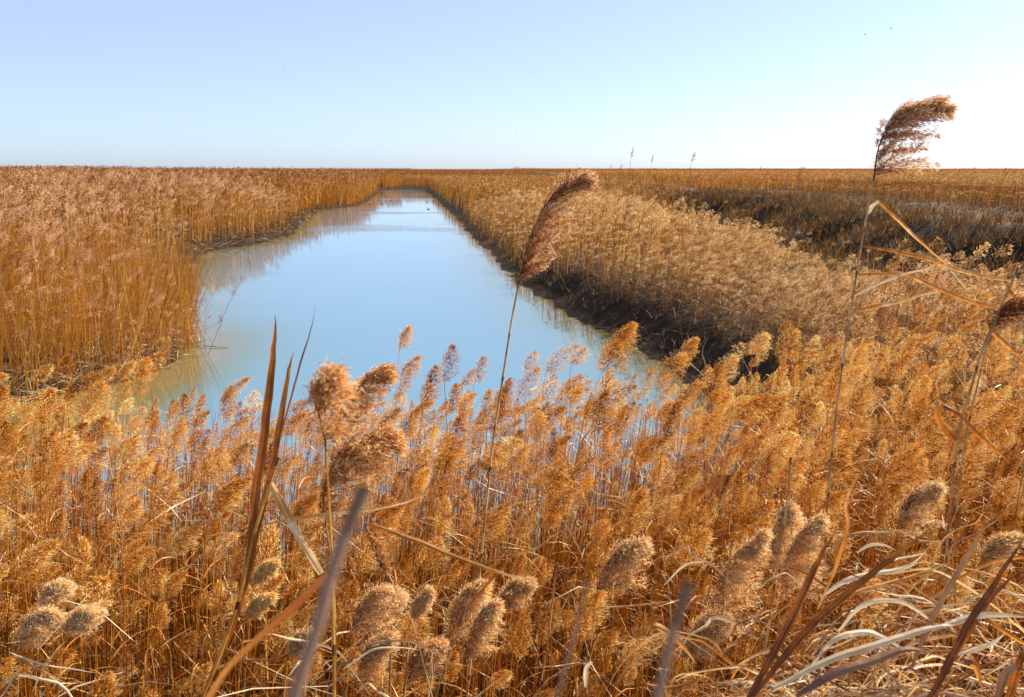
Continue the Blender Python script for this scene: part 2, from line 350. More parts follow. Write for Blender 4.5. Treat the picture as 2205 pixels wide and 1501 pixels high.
def reed_proto(g, lod, style):
    c = LODS[lod]; H = 2.15; lean = g.uniform(-.03, .11) if lod in (0, 5) else g.uniform(-.06, .24); bow = g.uniform(-.05, .05)
    t = np.linspace(0, 1, c['seg']+1)
    st = np.stack([lean*H*t**1.9, bow*np.sin(t*3.1)*1.0, H*t], 1)
    q = Q()
    if c['sides']: q.add(tube(st, np.linspace(c['sw'], c['sw']*.5, len(st)), c['sides']), np.clip(.45+g.normal(0, .12), 0, 1), 0)
    else:
        sd_ = nz(np.array([g.normal(), g.normal()*.6, 0])+np.array([1., 0, 0]))*c['sw']
        q.add(np.stack([st[:-1]-sd_, st[:-1]+sd_, st[1:]+sd_*.7, st[1:]-sd_*.7], 1), np.clip(.45+g.normal(0, .15), 0, 1), 0)
    for k in range(c['leaf']):
        tt = g.uniform(.25, .93); b = np.array([lean*H*tt**1.9, 0, H*tt]); a = g.uniform(0, 6.28)
        dirh = nz(np.array([math.cos(a)+.7, math.sin(a)*.8, 0])); ll = g.uniform(.18, .42)
        u_ = g.uniform(.3, 1.1); kx = g.uniform(.4, 1.3)
        sN = 5 if lod in (0, 5) else 3
        tl = np.linspace(0, 1, sN)[:, None]
        pl = b+ll*(tl*(dirh*.7+np.array([0, 0, u_]))+tl**2*(np.array([.15, 0, -kx])))
        side = np.cross(dirh, [0, 0, 1.])+g.normal(size=3)*.4
        wd = c['lw']*np.interp(tl.ravel(), [0, .3, 1], [.5, 1, .08])
        q.add(ribbon(pl, wd, np.broadcast_to(side, pl.shape), .15) if lod in (0, 1, 5, 6) else
              np.stack([pl[:-1]-nz(side)*wd[:-1, None]*.5, pl[:-1]+nz(side)*wd[:-1, None]*.5, pl[1:]+nz(side)*wd[1:, None]*.5, pl[1:]-nz(side)*wd[1:, None]*.5], 1),
              np.clip(g.normal(.5, .22), 0, 1), 2)
    L = c['L']*{0: .95, 1: 1.15, 2: 1.0}[style]*g.uniform(.85, 1.15)
    spread = {0: .44, 1: .30, 2: .40}[style]; bend = {0: .7, 1: .4, 2: 1.25}[style]*g.uniform(.7, 1.2)
    tan = nz(st[-1]-st[-2]); tr = np.linspace(0, 1, 7)[:, None]
    cur = st[-1]+L*(tr*tan+tr**2*bend*np.array([.55, 0, -.22]))
    Wd = L*{0: .36, 1: .23, 2: .30}[style]*g.uniform(.85, 1.15)
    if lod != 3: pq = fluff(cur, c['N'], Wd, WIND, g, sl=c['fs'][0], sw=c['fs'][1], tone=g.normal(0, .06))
    else: pq = plume(cur, c['nb'], c['ns'], spread, WIND, g, spk=c['spk'], hair=c['hair'], droop=.22 if style != 2 else .5, thick=.035*c['L']+c['spk'][0]*.12, tone=g.normal(0, .07), up=.48, side=.42, wnd=.40)
    pv, pt, pm = pq.cat()
    q.add(pv, pt, 1)
    # bare tail stalks at the very top are part of the plume
    return q.cat()

def scatter_mesh(name, protos, pts, yaw, sc, szz, tone, mats, keep=None):
    """merge many copies of prototype reeds into one mesh"""
    VV, TT, MM = [], [], []
    which = rng.integers(0, len(protos), len(pts))
    for k, (V, T, MI) in enumerate(protos):
        idx = np.where(which == k)[0]
        if not len(idx): continue
        c, s = np.cos(yaw[idx])[:, None, None], np.sin(yaw[idx])[:, None, None]
        v = V[None]*np.stack([sc[idx]*szz[idx], sc[idx]*szz[idx], sc[idx]], 1)[:, None, None, :]
        x = v[..., 0]*c-v[..., 1]*s; y = v[..., 0]*s+v[..., 1]*c
        w = np.stack([x+pts[idx, 0][:, None, None], y+pts[idx, 1][:, None, None], v[..., 2]+pts[idx, 2][:, None, None]], -1)
        VV.append(w.reshape(-1, 4, 3).astype(np.float32)); TT.append(np.clip(T[None]+tone[idx][:, None], 0, 1).ravel()); MM.append(np.tile(MI, len(idx)))
    return mesh_data(name, (np.concatenate(VV), np.concatenate(TT), np.concatenate(MM)), mats)

def wedge(y0, y1, dens, k=.62, m=2.0):
    xm = k*y1+m; n = int((y1-y0)*2*xm*dens)
    y = rng.uniform(y0, y1, n); x = rng.uniform(-xm, xm, n); ok = np.abs(x) < k*y+m
    return x[ok], y[ok]

# ------------------------------------------------------------------ ground and water
ys = [-8.0]
while ys[-1] < 5000: ys.append(ys[-1]+(.28 if ys[-1] < 36 else max(.28, (ys[-1]-36)*.035+.28)))
ys = np.array(ys)
xr = [0.0]
while xr[-1] < 4200: xr.append(xr[-1]+(.28 if xr[-1] < 22 else max(.28, (xr[-1]-22)*.06+.28)))
xs = np.concatenate([-np.array(xr[:0:-1]), xr])
X, Y = np.meshgrid(xs, ys); Z = height(X, Y)
fine = (np.abs(X) < 24) & (Y < 60)
Z = Z+np.where(fine & (Z > .05), rng.normal(0, .018, Z.shape), 0)
nyy, nxx = X.shape
me = bpy.data.meshes.new('ground')
vi = np.arange(nyy*nxx).reshape(nyy, nxx)
fq = np.stack([vi[:-1, :-1], vi[:-1, 1:], vi[1:, 1:], vi[1:, :-1]], -1).reshape(-1, 4)
me.vertices.add(nyy*nxx); me.vertices.foreach_set('co', np.stack([X, Y, Z], -1).astype(np.float32).ravel())
me.loops.add(len(fq)*4); me.loops.foreach_set('vertex_index', fq.astype(np.int32).ravel())
me.polygons.add(len(fq)); me.polygons.foreach_set('loop_start', np.arange(0, len(fq)*4, 4, dtype=np.int32)); me.polygons.foreach_set('loop_total', np.full(len(fq), 4, np.int32))
me.polygons.foreach_set('use_smooth', np.ones(len(fq), bool))
me.materials.append(M['soil']); me.update(calc_edges=True)
structure(link('ground', me))
wx_ = np.linspace(-60, 14, 149); wy_ = np.concatenate([np.arange(4.5, 40, .5), np.geomspace(40, 190, 90)])
WX, WY = np.meshgrid(wx_, wy_); wsd = -sdist(WX, WY).reshape(WX.shape)
shal_reflect = np.clip(np.exp(-np.maximum(wsd, 0)/1.2)+.8*(1-sm(-7.5, -4.8, WX))*(1-sm(17, 26, WY)), 0, 1)  # olive mask: shallows along the banks plus painted reed reflection at left
wm = bpy.data.meshes.new('water'); k = len(wx_); vi = np.arange(WX.size).reshape(WX.shape)
wm.from_pydata(np.stack([WX, WY, 0*WX], -1).reshape(-1, 3).tolist(), [], np.stack([vi[:-1, :-1], vi[:-1, 1:], vi[1:, 1:], vi[1:, :-1]], -1).reshape(-1, 4).tolist())
at_ = wm.attributes.new('shallow_reflect', 'FLOAT', 'POINT'); at_.data.foreach_set('value', shal_reflect.ravel().astype(np.float32)); wm.materials.append(M['water'])
structure(link('water', wm))

# ------------------------------------------------------------------ reed stands
PR = {l: [reed_proto(rng, l, k % 3) for k in range(n)] for l, n in {0: 15, 5: 15, 6: 15, 1: 15, 2: 12, 3: 9}.items()}

def place(x, y, front=False):
    z = height(x, y)
    return np.stack([x, y, z], 1)

def stand(name, label, lod, x, y, hs, mats, tone_mu=0.0, tone_sd=.09, wd=1.0, cat='reeds'):
    n = len(x); pts = place(x, y)
    yaw = rng.normal(0, .55, n); sc = hs*np.clip(rng.normal(1, .12, n), .6, 1.25); szz = np.full(n, wd)/np.maximum(hs, .3)**.5
    tone = rng.normal(tone_mu, tone_sd, n)
    o = link(name, scatter_mesh(name, PR[lod], pts, yaw, sc, szz, tone, mats))
    return tag(o, label, cat, None, 'stuff')

patch = lambda x, y: .5+.5*wob(x*.7+3, y*.7+9)*2.2

# foreground stand (individuals first)
x, y = wedge(2.7, 9.7, 52, .64, 1.6)
sd = sdist(x, y)
kk = (sd > -.12) & ((x < .9*y-3.4) | (y < 9.2)); x, y, sd = x[kk], y[kk], sd[kk]
keep = rng.uniform(size=len(x)) < np.clip(.35+.65*sm(2.7, 4.4, y), 0, 1)
x, y, sd = x[keep], y[keep], sd[keep]
fr_pts = place(x, y)
hs = np.where(rng.uniform(size=len(x)) < .45, rng.uniform(.5, .82, len(x)), np.clip(rng.normal(.92, .11, len(x)), .6, 1.16))*(1-.05*(np.abs(x+2.2) < 1.4))*(1-.22*(1-sm(2.7, 4.2, y)))*(1-sm(5.5, 8.5, y)*(.27-.12*sm(.5, 3.0, x)))
top = fr_pts+np.stack([.3*hs, 0*hs, 2.25*hs], 1)
uv = proj(top)
vis = (uv[:, 0] > -20) & (uv[:, 0] < 2225) & (uv[:, 1] < 1490)
order = np.argsort(y+np.where(vis, 0, 100)); ind = order[:258]
rest = np.setdiff1d(np.arange(len(x)), ind)
yaw = rng.normal(0, .5, len(x)); tone = rng.normal(0.02, .10, len(x)); rr_ = rng.uniform(size=len(x)); tone += np.where(rr_ < .22, .16, np.where(rr_ > .86, -.20, 0))
szz = rng.normal(1.05, .1, len(x))
FM = [M['stem'], M['plume'], M['leaf']]
fnear = rest[y[rest] < 6.0]; ffar = rest[y[rest] >= 6.0]
o = link('foreground_reeds', scatter_mesh('foreground_reeds', PR[0], fr_pts[fnear], yaw[fnear], hs[fnear], szz[fnear], tone[fnear], FM))
o2 = link('waterside_reeds', scatter_mesh('waterside_reeds', PR[5], fr_pts[ffar], yaw[ffar], hs[ffar], szz[ffar], tone[ffar], FM))
tag(o2, 'back rows of the golden near stand with small compact plumes at the water', 'reeds', None, 'stuff')
tag(o, 'dense front rows of orange reeds with feathery plumes nearest the camera', 'reeds', None, 'stuff')
style_words = ['full fluffy plume', 'slender narrow plume', 'long drooping plume']
proto_obj = []
for k, (V, T, MI) in enumerate(PR[0]):
    parts = []
    for mi, nm in ((0, 'stem'), (1, 'plume'), (2, 'leaves')):
        s_ = MI == mi
        parts.append((nm, mesh_data('reed_'+nm, (V[s_], T[s_], np.zeros(s_.sum(), np.int32)), [FM[mi]])))
    proto_obj.append(parts)
for i in ind:
    k = int(rng.integers(0, 15)); u = uv[i, 0]
    zone = 'left' if u < 735 else ('middle' if u < 1470 else 'right')
    lab = 'golden reed with %s, crowded in the %s part of the near stand' % (style_words[k % 3], zone)
    e = empty('reed', fr_pts[i], lab, 'reed', 'golden reeds with %ss in the %s of the near stand' % (style_words[k % 3], zone))
    e.rotation_euler = (0, 0, float(yaw[i])); e.scale = (float(hs[i]*szz[i]), float(hs[i]*szz[i]), float(hs[i]))
    for nm, md in proto_obj[k]: link(nm, md, e)

# transition stand on the right, between the camera and the canal bank
x, y = wedge(9.2, 27, 23, .62, 2)
sd = sdist(x, y); right = x > canal_x(y)
ok = (sd > .25) & right & (rng.uniform(size=len(x)) < 1-.90*sm(6.0, 8.6, x+.4*wob(x, y))*sm(13, 18, y)) & ~((y > 13.5) & (sd < .85)) & ~((x > ridge_x(y)-5.5) & (rng.uniform(size=len(x)) < .93))
x, y = x[ok], y[ok]
f = sm(15, 21, y)
near = rng.uniform(size=len(x)) > f
hs = (.84-.05*sm(8, 14, y)-.10*f)*(1-.50*sm(5.5, 8.5, x)*sm(12, 17, y))*(1-.46*sm(13, 15, y)*(1-sm(1.3, 5.5, sdist(x, y))))
far_ = y > 10.6+rng.normal(0, 1.3, len(x))
stand('tawny_reeds', 'tawny reeds with tan plumes on the right, behind the golden ones', 5, x[near & far_], y[near & far_], hs[near & far_], [M['rstem'], M['tplume'], M['leaf']], .03, .13, 1.25)
near &= ~far_
stand('golden_reeds', 'golden reeds running back from the camera to the right bank of the canal', 5, x[near], y[near], hs[near], [M['stem'], M['plume'], M['leaf']], -.02)
RX, RY, RH = x[~near], y[~near], hs[~near]
# right bank bench, 20-70 m
x, y = wedge(27, 75, 9, .60, 2)
sd = sdist(x, y); right = x > canal_x(y); cx = ridge_x(y)
ok = (sd > np.where(y < 34, .75, .4)) & right & (rng.uniform(size=len(x)) < 1-.93*sm(6.5, 9.5, x+.8*wob(x*.6, y*.6))*(1-sm(cx+1, cx+8, x)))
ok &= ~((x > cx-5.5) & (x < cx+1.5) & (rng.uniform(size=len(x)) < .55*(1-sm(50, 75, y))))
x, y = x[ok], y[ok]; cx = ridge_x(y)
hs = .66-.30*(1-sm(.8, 4.5, sdist(x, y)))-.26*sm(6.5, 10.5, x)*(1-sm(45, 80, y)*.5)+.08*rng.normal(size=len(x))*.5
onr = (x > cx-3.5)
hs = np.where(onr, .34, hs)
RM = [M['rstem'], M['rplume'], M['rstem']]
stand('near_bank_reeds', 'short straw-coloured reeds on the right bank nearest the camera', 1, RX, RY, RH, RM, .04, .18, 1.35)
a = ~onr
stand('right_bank_reeds', 'pale tan reeds covering the bench along the right bank of the canal', 2, x[a], y[a], hs[a]*rng.uniform(.8, 1.15, int(a.sum())), RM, .05, .19, 1.5)
stand('dike_reeds', 'low brown reeds on the slope and top of the dike at the right', 2, x[~a], y[~a], hs[~a]*(1+.6*(x[~a] > cx[~a]+5)), [M['rstem'], M['rplume'], M['rstem']], -.12, .12, 1.3)

n_ = 34; y = rng.uniform(40, 75, n_); u_ = rng.choice([1290, 1380, 1480, 1640, 1700, 1730, 1800, 2080, 2160], n_)+rng.normal(0, 28, n_); x = (u_-W_/2)/FP*y
stand('tall_thin_reeds', 'sparse tall thin reeds poking above the horizon on the right', 2, x, y, (rng.uniform(3.85, 4.1, n_)-height(x, y))/2.35, [M['twig'], M['rstem'], M['twig']], -.1, .1, .7)

# left bank: near clump, then field
x, y = wedge(13.5, 27, 12, .62, 2)
sd = sdist(x, y); left = x < canal_x(y)
ok = (sd > -.05) & left & (rng.uniform(size=len(x)) < .25+.75*sm(0, 1.2, sd))
wat = (sd > -.8) & (sd <= -.05) & left & (y > 17.0) & (y < 21) & (rng.uniform(size=len(x)) < .22)
x0, y0 = x[ok | wat], y[ok | wat]; s0 = sd[ok | wat]
LM = [M['lstem'], M['lplume'], M['lstem']]
stand('left_clump_reeds', 'tall amber reeds with dusty plumes at the water edge on the left', 6, x0, y0, (.54+.46*sm(0, 4, s0))*np.where(s0 < 4, rng.uniform(.5, 1.05, len(s0)), 1), LM, .04, .19, 1.15)
x, y = wedge(27, 75, 8, .62, 2)
sd = sdist(x, y); left = x < canal_x(y)
ok = (sd > .3) & left & (rng.uniform(size=len(x)) < .3+.7*sm(.3, 2.5, sd))
stand('left_bank_reeds', 'wide field of amber reeds behind the left clump beside the canal', 2, x[ok], y[ok], (1.0+.20*sm(2, 12, sd[ok]))*(.80+.20*sm(30, 46, y[ok]))*(.62+.38*sm(.2, 4.5, sd[ok]))+.22*wob(x[ok]*.4, y[ok]*.3), LM, .02, .21, 1.3)
# beyond
x, y = wedge(75, 210, 2.6, .60, 4)
sd = sdist(x, y); left = x < canal_x(y)
ok = (sd > .25) & (left | (sd > .6)) & ~((x > ridge_x(y)-5) & (x < ridge_x(y)+1) & (y < 76) & (rng.uniform(size=len(x)) < .5)); x, y, left, sd = x[ok], y[ok], left[ok], sd[ok]
stand('far_left_reeds', 'distant amber reedbed along the left side reaching toward the horizon', 3, x[left], y[left], 1.0+.12*sm(1, 8, sd[left])+.08*wob(x[left]*.2, y[left]*.1), LM, -.03, .14, 1.6)
r_ = ~left
hh = np.where(x[r_] > ridge_x(y[r_])-3, .45, .72)
stand('far_right_reeds', 'distant tan reedbed along the right side reaching toward the horizon', 3, x[r_], y[r_], hh, RM, -.03, .12, 1.7)
x, y = wedge(210, 900, .16, .60, 10)
keepf = rng.uniform(size=len(x)) < np.clip(260/y, .1, 1)
x, y = x[keepf], y[keepf]
stand('horizon_reeds', 'brown sea of far-off reeds under the horizon', 3, x, y, np.where(x > 5, .52, .85)+.12*wob(x*.05, y*.02), [M['lstem'], M['lstem'], M['lstem']], -.15, .14, 4.0)

# ------------------------------------------------------------------ grass, scrub and litter
def tufts(name, label, x, y, blades, h, w, mats, tint=(.5, .2), lean=.5, cat='grass', zoff=0):
    n = len(x); z = height(x, y)+zoff; N = n*blades
    b = np.repeat(np.stack([x, y, z], 1), blades, 0)+rng.normal(size=(N, 3))*np.array([.12, .12, 0])*max(h, .3)
    d = nz(np.stack([rng.normal(.12, lean, N), rng.normal(0, lean, N), np.ones(N)], 1)); l = h*rng.uniform(.4, 1.2, N)
    mid = b+d*(l*.55)[:, None]; tip = b+d*l[:, None]+np.stack([rng.normal(.06, .1, N), rng.normal(0, .1, N), -np.abs(rng.normal(0, .15, N))], 1)*l[:, None]
    s = nz(np.stack([rng.normal(size=N), rng.normal(size=N)*.6, np.zeros(N)], 1))*(w*.5)
    q = Q(); tt = np.clip(rng.normal(tint[0], tint[1], N), 0, 1)
    q.add(np.stack([b-s, b+s, mid+s*.8, mid-s*.8], 1), tt); q.add(np.stack([mid-s*.8, mid+s*.8, tip+s*.1, tip-s*.1], 1), tt)
    return tag(link(name, mesh_data(name, q, mats)), label, cat, None, 'stuff')
# dike scrub
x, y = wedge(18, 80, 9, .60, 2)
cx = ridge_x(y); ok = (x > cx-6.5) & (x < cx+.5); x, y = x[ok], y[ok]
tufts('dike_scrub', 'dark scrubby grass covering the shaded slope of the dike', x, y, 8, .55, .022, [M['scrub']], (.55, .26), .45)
ok2 = wedge(18, 110, 4.5, .60, 2); x, y = ok2; cx = ridge_x(y); k = (x > cx+.3) & (x < cx+26) & (rng.uniform(size=len(x)) < .3+.7*sm(4, 9, x-cx)); x, y = x[k], y[k]
tufts('dike_grass', 'dry tan grass along the flat top of the dike', x, y, 7, .28, .02, [M['mudlit']], (.38, .2), .6)
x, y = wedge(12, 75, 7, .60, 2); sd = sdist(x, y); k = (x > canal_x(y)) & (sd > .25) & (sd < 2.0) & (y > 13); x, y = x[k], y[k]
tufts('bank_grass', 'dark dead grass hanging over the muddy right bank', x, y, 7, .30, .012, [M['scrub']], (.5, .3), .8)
# broken straw on the left shore
def litter(name, label, x, y, ln, w, mats, tint, zmax=.22, cat='straw'):
    n = len(x); z = np.maximum(height(x, y), 0)+rng.uniform(.0, zmax, n)
    a = rng.uniform(0, 6.28, n); d = nz(np.stack([np.cos(a), np.sin(a)*.8, rng.normal(.1, .35, n)], 1)); l = ln*rng.uniform(.3, 1.3, n)
    b = np.stack([x, y, z], 1); md = b+d*l[:, None]*.5+np.array([0, 0, .05])*l[:, None]; e = b+d*l[:, None]
    s = nz(np.cross(d, rng.normal(size=(n, 3))))*(w*.5)
    q = Q(); tt = np.clip(rng.normal(tint[0], tint[1], n), 0, 1)
    q.add(np.stack([b-s*.6, b+s*.6, md+s, md-s], 1), tt); q.add(np.stack([md-s, md+s, e+s*.2, e-s*.2], 1), tt)
    return tag(link(name, mesh_data(name, q, mats)), label, cat, None, 'stuff')
x, y = wedge(12.5, 24, 90, .62, 2); sd = sdist(x, y); k = (x < canal_x(y)) & (sd > -.25) & (sd < 1.6); x, y = x[k], y[k]
litter('shore_litter', 'broken pale reed straw heaped on the near left shore', x, y, .34, .012, [M['mudlit']], (.78, .22), .3)
x, y = wedge(24, 90, 16, .62, 2); sd = sdist(x, y); k = (x < canal_x(y)) & (sd > -.2) & (sd < 2.2); x, y = x[k], y[k]
litter('far_shore_litter', 'brown dead straw lying along the farther left shore', x, y, .6, .03, [M['mudlit']], (.4, .2), .25)
x, y = wedge(13, 80, 9, .62, 2); sd = sdist(x, y); k = (x > canal_x(y)) & (sd > -.15) & (sd < 1.7) & (rng.uniform(size=len(x)) < .35+.65*(wob(x*2, y*2) > .05)); x, y = x[k], y[k]
litter('bank_litter', 'fallen stalks and roots lying down the muddy face of the right bank', x, y, .55, .014, [M['mudlit']], (.42, .28), .1)
# criss-crossing dead stalks inside the foreground stand
x, y = wedge(2.6, 9.0, 40, .64, 1.6); sd = sdist(x, y); k = (sd > 0); x, y = x[k], y[k]; n = len(x)
z = height(x, y)+rng.uniform(.0, 1.75, n)**1.0; a = rng.normal(.25, .5, n)+np.where(rng.uniform(size=n) < .5, 0, math.pi)
d = nz(np.stack([np.cos(a), np.sin(a), rng.normal(.35, .75, n)], 1)); l = rng.uniform(.15, .75, n)
b = np.stack([x, y, z], 1); q = Q(); tt = np.clip(rng.normal(.72, .24, n), 0, 1); s = nz(np.cross(d, rng.normal(size=(n, 3))))*rng.uniform(.0015, .0055, (n, 1))  # raised tints stand in for straw glinting in the sun
md = b+d*l[:, None]*.5+rng.normal(0, .03, (n, 3)); e = b+d*l[:, None]
q.add(np.stack([b-s*.5, b+s*.5, md+s, md-s], 1), tt); q.add(np.stack([md-s, md+s, e+s*.1, e-s*.1], 1), tt)
tag(link('fallen_stalks', mesh_data('fallen_stalks', q, [M['leaf']])), 'broken stalks and leaf scraps criss-crossing between the near orange reeds', 'stalks', None, 'stuff')
# bare stems thickening the near stand
x, y = wedge(2.6, 9.0, 95, .64, 1.6); sd = sdist(x, y); k = sd > .0; x, y = x[k], y[k]; n = len(x)
z = height(x, y); hgt = rng.uniform(.9, 1.85, n); ln_ = rng.normal(.10, .08, n)
q = Q(); pb = np.stack([x, y, z], 1); pm_ = pb+np.stack([ln_*hgt*.3, rng.normal(0, .03, n), hgt*.55], 1); pe = pb+np.stack([ln_*hgt, rng.normal(0, .06, n), hgt], 1)
s = nz(np.stack([np.ones(n), rng.normal(0, .6, n), np.zeros(n)], 1))*.0034; tt = np.clip(rng.normal(.45, .2, n), 0, 1)
s2 = np.stack([-s[:, 1], s[:, 0], s[:, 2]], 1)
for ss in (s, s2):
    q.add(np.stack([pb-ss, pb+ss, pm_+ss, pm_-ss], 1), tt); q.add(np.stack([pm_-ss, pm_+ss, pe+ss*.4, pe-ss*.4], 1), tt)
tag(link('bare_stems', mesh_data('bare_stems', q, [M['stem']])), 'thin bare golden stems filling the gaps of the near reed stand', 'stems', None, 'stuff')

x, y = wedge(14, 30, 44, .62, 1.6); sd = sdist(x, y); k = (sd > -.2) & (x < canal_x(y)) & (sd < 5); x, y = x[k], y[k]; n = len(x)
z = height(x, y); hgt = rng.uniform(.9, 2.2, n); ln_ = rng.normal(.08, .12, n)
q = Q(); pb = np.stack([x, y, z], 1); pe = pb+np.stack([ln_*hgt*1.6, rng.normal(0, .2, n), hgt], 1); s = nz(np.stack([np.ones(n), rng.normal(0, .5, n), np.zeros(n)], 1))*.006
q.add(np.stack([pb-s, pb+s, pe+s*.5, pe-s*.5], 1), np.clip(rng.normal(.5, .22, n), 0, 1))
tag(link('amber_stems', mesh_data('amber_stems', q, [M['lstem']])), 'bare amber stems packed between the reeds of the left clump', 'stems', None, 'stuff')

# ------------------------------------------------------------------ single reeds close to the camera
def px_curve(pts, d, n, d2=None):
    k = len(pts); ds = np.linspace(d, d if d2 is None else d2, k)
    return spline([P(u, v, dd) for (u, v), dd in zip(pts, ds)], n)
def extend_down(c, to=None):
    """carry a curve on down to the ground"""
    e = c[-1]; gz = float(height(np.array([e[0]]), np.array([e[1]]))[0])
    if e[2] <= gz+.02: return c
    dr = nz(c[-1]-c[-4]); dr = nz(np.array([dr[0]*.5, dr[1]*.3, min(dr[2], -.6)]))
    L = (e[2]-gz+.03)/(-dr[2]); k = 8
    return np.concatenate([c, e+dr*(L*np.linspace(0, 1, k+1)[1:, None])])
def hero_stem_q(c, r, g, node=.17):
    L = np.concatenate([[0], np.cumsum(np.linalg.norm(np.diff(c, axis=0), axis=1))]); n = max(24, int(L[-1]/.02))
    s = np.linspace(0, L[-1], n); p = np.stack([np.interp(s, L, c[:, i]) for i in range(3)], 1)
    ph = (s % node)/node; rr = r*(.55+.45*s/L[-1])*(1+.32*np.exp(-((ph-.02)/.05)**2)+.10*(ph > .5))
    q = Q(); tb = tube(p, rr, 7); ti = np.repeat(.52+.25*(ph[:-1] > .5)-.45*np.exp(-((ph[:-1]-.02)/.05)**2), 7); q.add(tb, np.clip(ti+g.normal(0, .03, len(ti)), 0, 1)); return q
def leaf_q(pts3, w, g, tint=.5, n=22, twist=.6, fold=.22, tip=.04, facing=0.0, base=.45):
    pts3 = np.array(pts3, float); LL = np.sum(np.linalg.norm(np.diff(pts3, axis=0), axis=1))
    c = spline(pts3, n); ww = np.cumsum(g.normal(0, 1, (n, 3)), 0); ww -= np.linspace(0, 1, n)[:, None]*ww[-1]; c = c+ww*LL*.0016; t = nz(np.gradient(c, axis=0)); view = nz(c-CAM)
    s0 = nz(np.cross(t, view)); up_ = np.cross(s0, t); a = facing+twist*np.sin(np.linspace(0, 1, n)*math.pi*g.uniform(.8, 1.6)+g.uniform(0, 2))
    side = s0*np.cos(a)[:, None]+up_*np.sin(a)[:, None]
    w = w*.8; wd = w*np.interp(np.linspace(0, 1, n), [0, .25, .65, 1], [base, 1, .8, tip])
    q = Q(); kk = (-.5, -.36, -.18, -.03, .03, .2, .38, .5)
    st = np.concatenate([[.12], g.normal(0, .09, 2), [.22], g.normal(0, .09, 2), [.10]])  # pale midrib; lighter outer strips paint bright edge highlights
    along = .22*(np.linspace(0, 1, n-1)-.5)+np.interp(np.linspace(0, 1, n-1), np.linspace(0, 1, 7), g.normal(0, .08, 7))
    r_ = ribbon(c, wd, side, fold, kk); tt = np.clip(tint-.04+st[:, None]+along[None]+g.normal(0, .03, (7, n-1)), 0, 1).ravel(); q.add(r_, tt); return q
def hero(label, stem, rachis=None, d=3.2, r=.0035, leaves=(), pl=None, name='reed', d2=None, mats=('hstem', 'hplume', 'hleaf'), group=None, seed=1, ground=True):
    g = np.random.default_rng(seed)
    c = px_curve(stem, d, 30, d2)
    if ground: c = extend_down(c)
    base = c[-1].copy(); e = empty(name, base, label, 'reed', group)
    link('stem', mesh_data('stem', hero_stem_q(c, r, g), [M[mats[0]]], base), e)
    if rachis:
        rc = px_curve(rachis, d, 14); p_ = dict(nb=110, ns=20, spread=.42, spk=(.012, .0030), hair=1.2, droop=.3)
        if pl: p_.update(pl)
        q0 = None
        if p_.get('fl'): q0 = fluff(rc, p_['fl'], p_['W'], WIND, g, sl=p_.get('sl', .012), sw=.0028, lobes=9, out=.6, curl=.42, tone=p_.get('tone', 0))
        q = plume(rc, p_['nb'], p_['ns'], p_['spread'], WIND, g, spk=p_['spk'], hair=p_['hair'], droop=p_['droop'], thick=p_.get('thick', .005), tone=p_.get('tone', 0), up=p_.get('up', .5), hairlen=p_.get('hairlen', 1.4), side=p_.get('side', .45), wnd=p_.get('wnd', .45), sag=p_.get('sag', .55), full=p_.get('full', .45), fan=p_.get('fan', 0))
        if q0:
            fv, ft, _ = q0.cat(); q.add(fv, ft)
        q.add(tube(rc, np.linspace(r*.5, r*.15, len(rc)), 5), .25)
        link('plume', mesh_data('plume', q, [M[mats[1]]], base), e)
    for lf in leaves:
        lp, w, ti = lf[:3]; kw = lf[3] if len(lf) > 3 else {}
        kw = dict(kw); dd = kw.pop('d', d); dd2 = kw.pop('d2', dd); mt_ = kw.pop('mat', mats[2])
        k = len(lp); ds = np.linspace(dd, dd2, k)
        q = leaf_q([P(u, v, z_) for (u, v), z_ in zip(lp, ds)], w, g, ti, **kw)
        link('leaf', mesh_data('leaf', q, [M[mt_]], base), e)
    return e

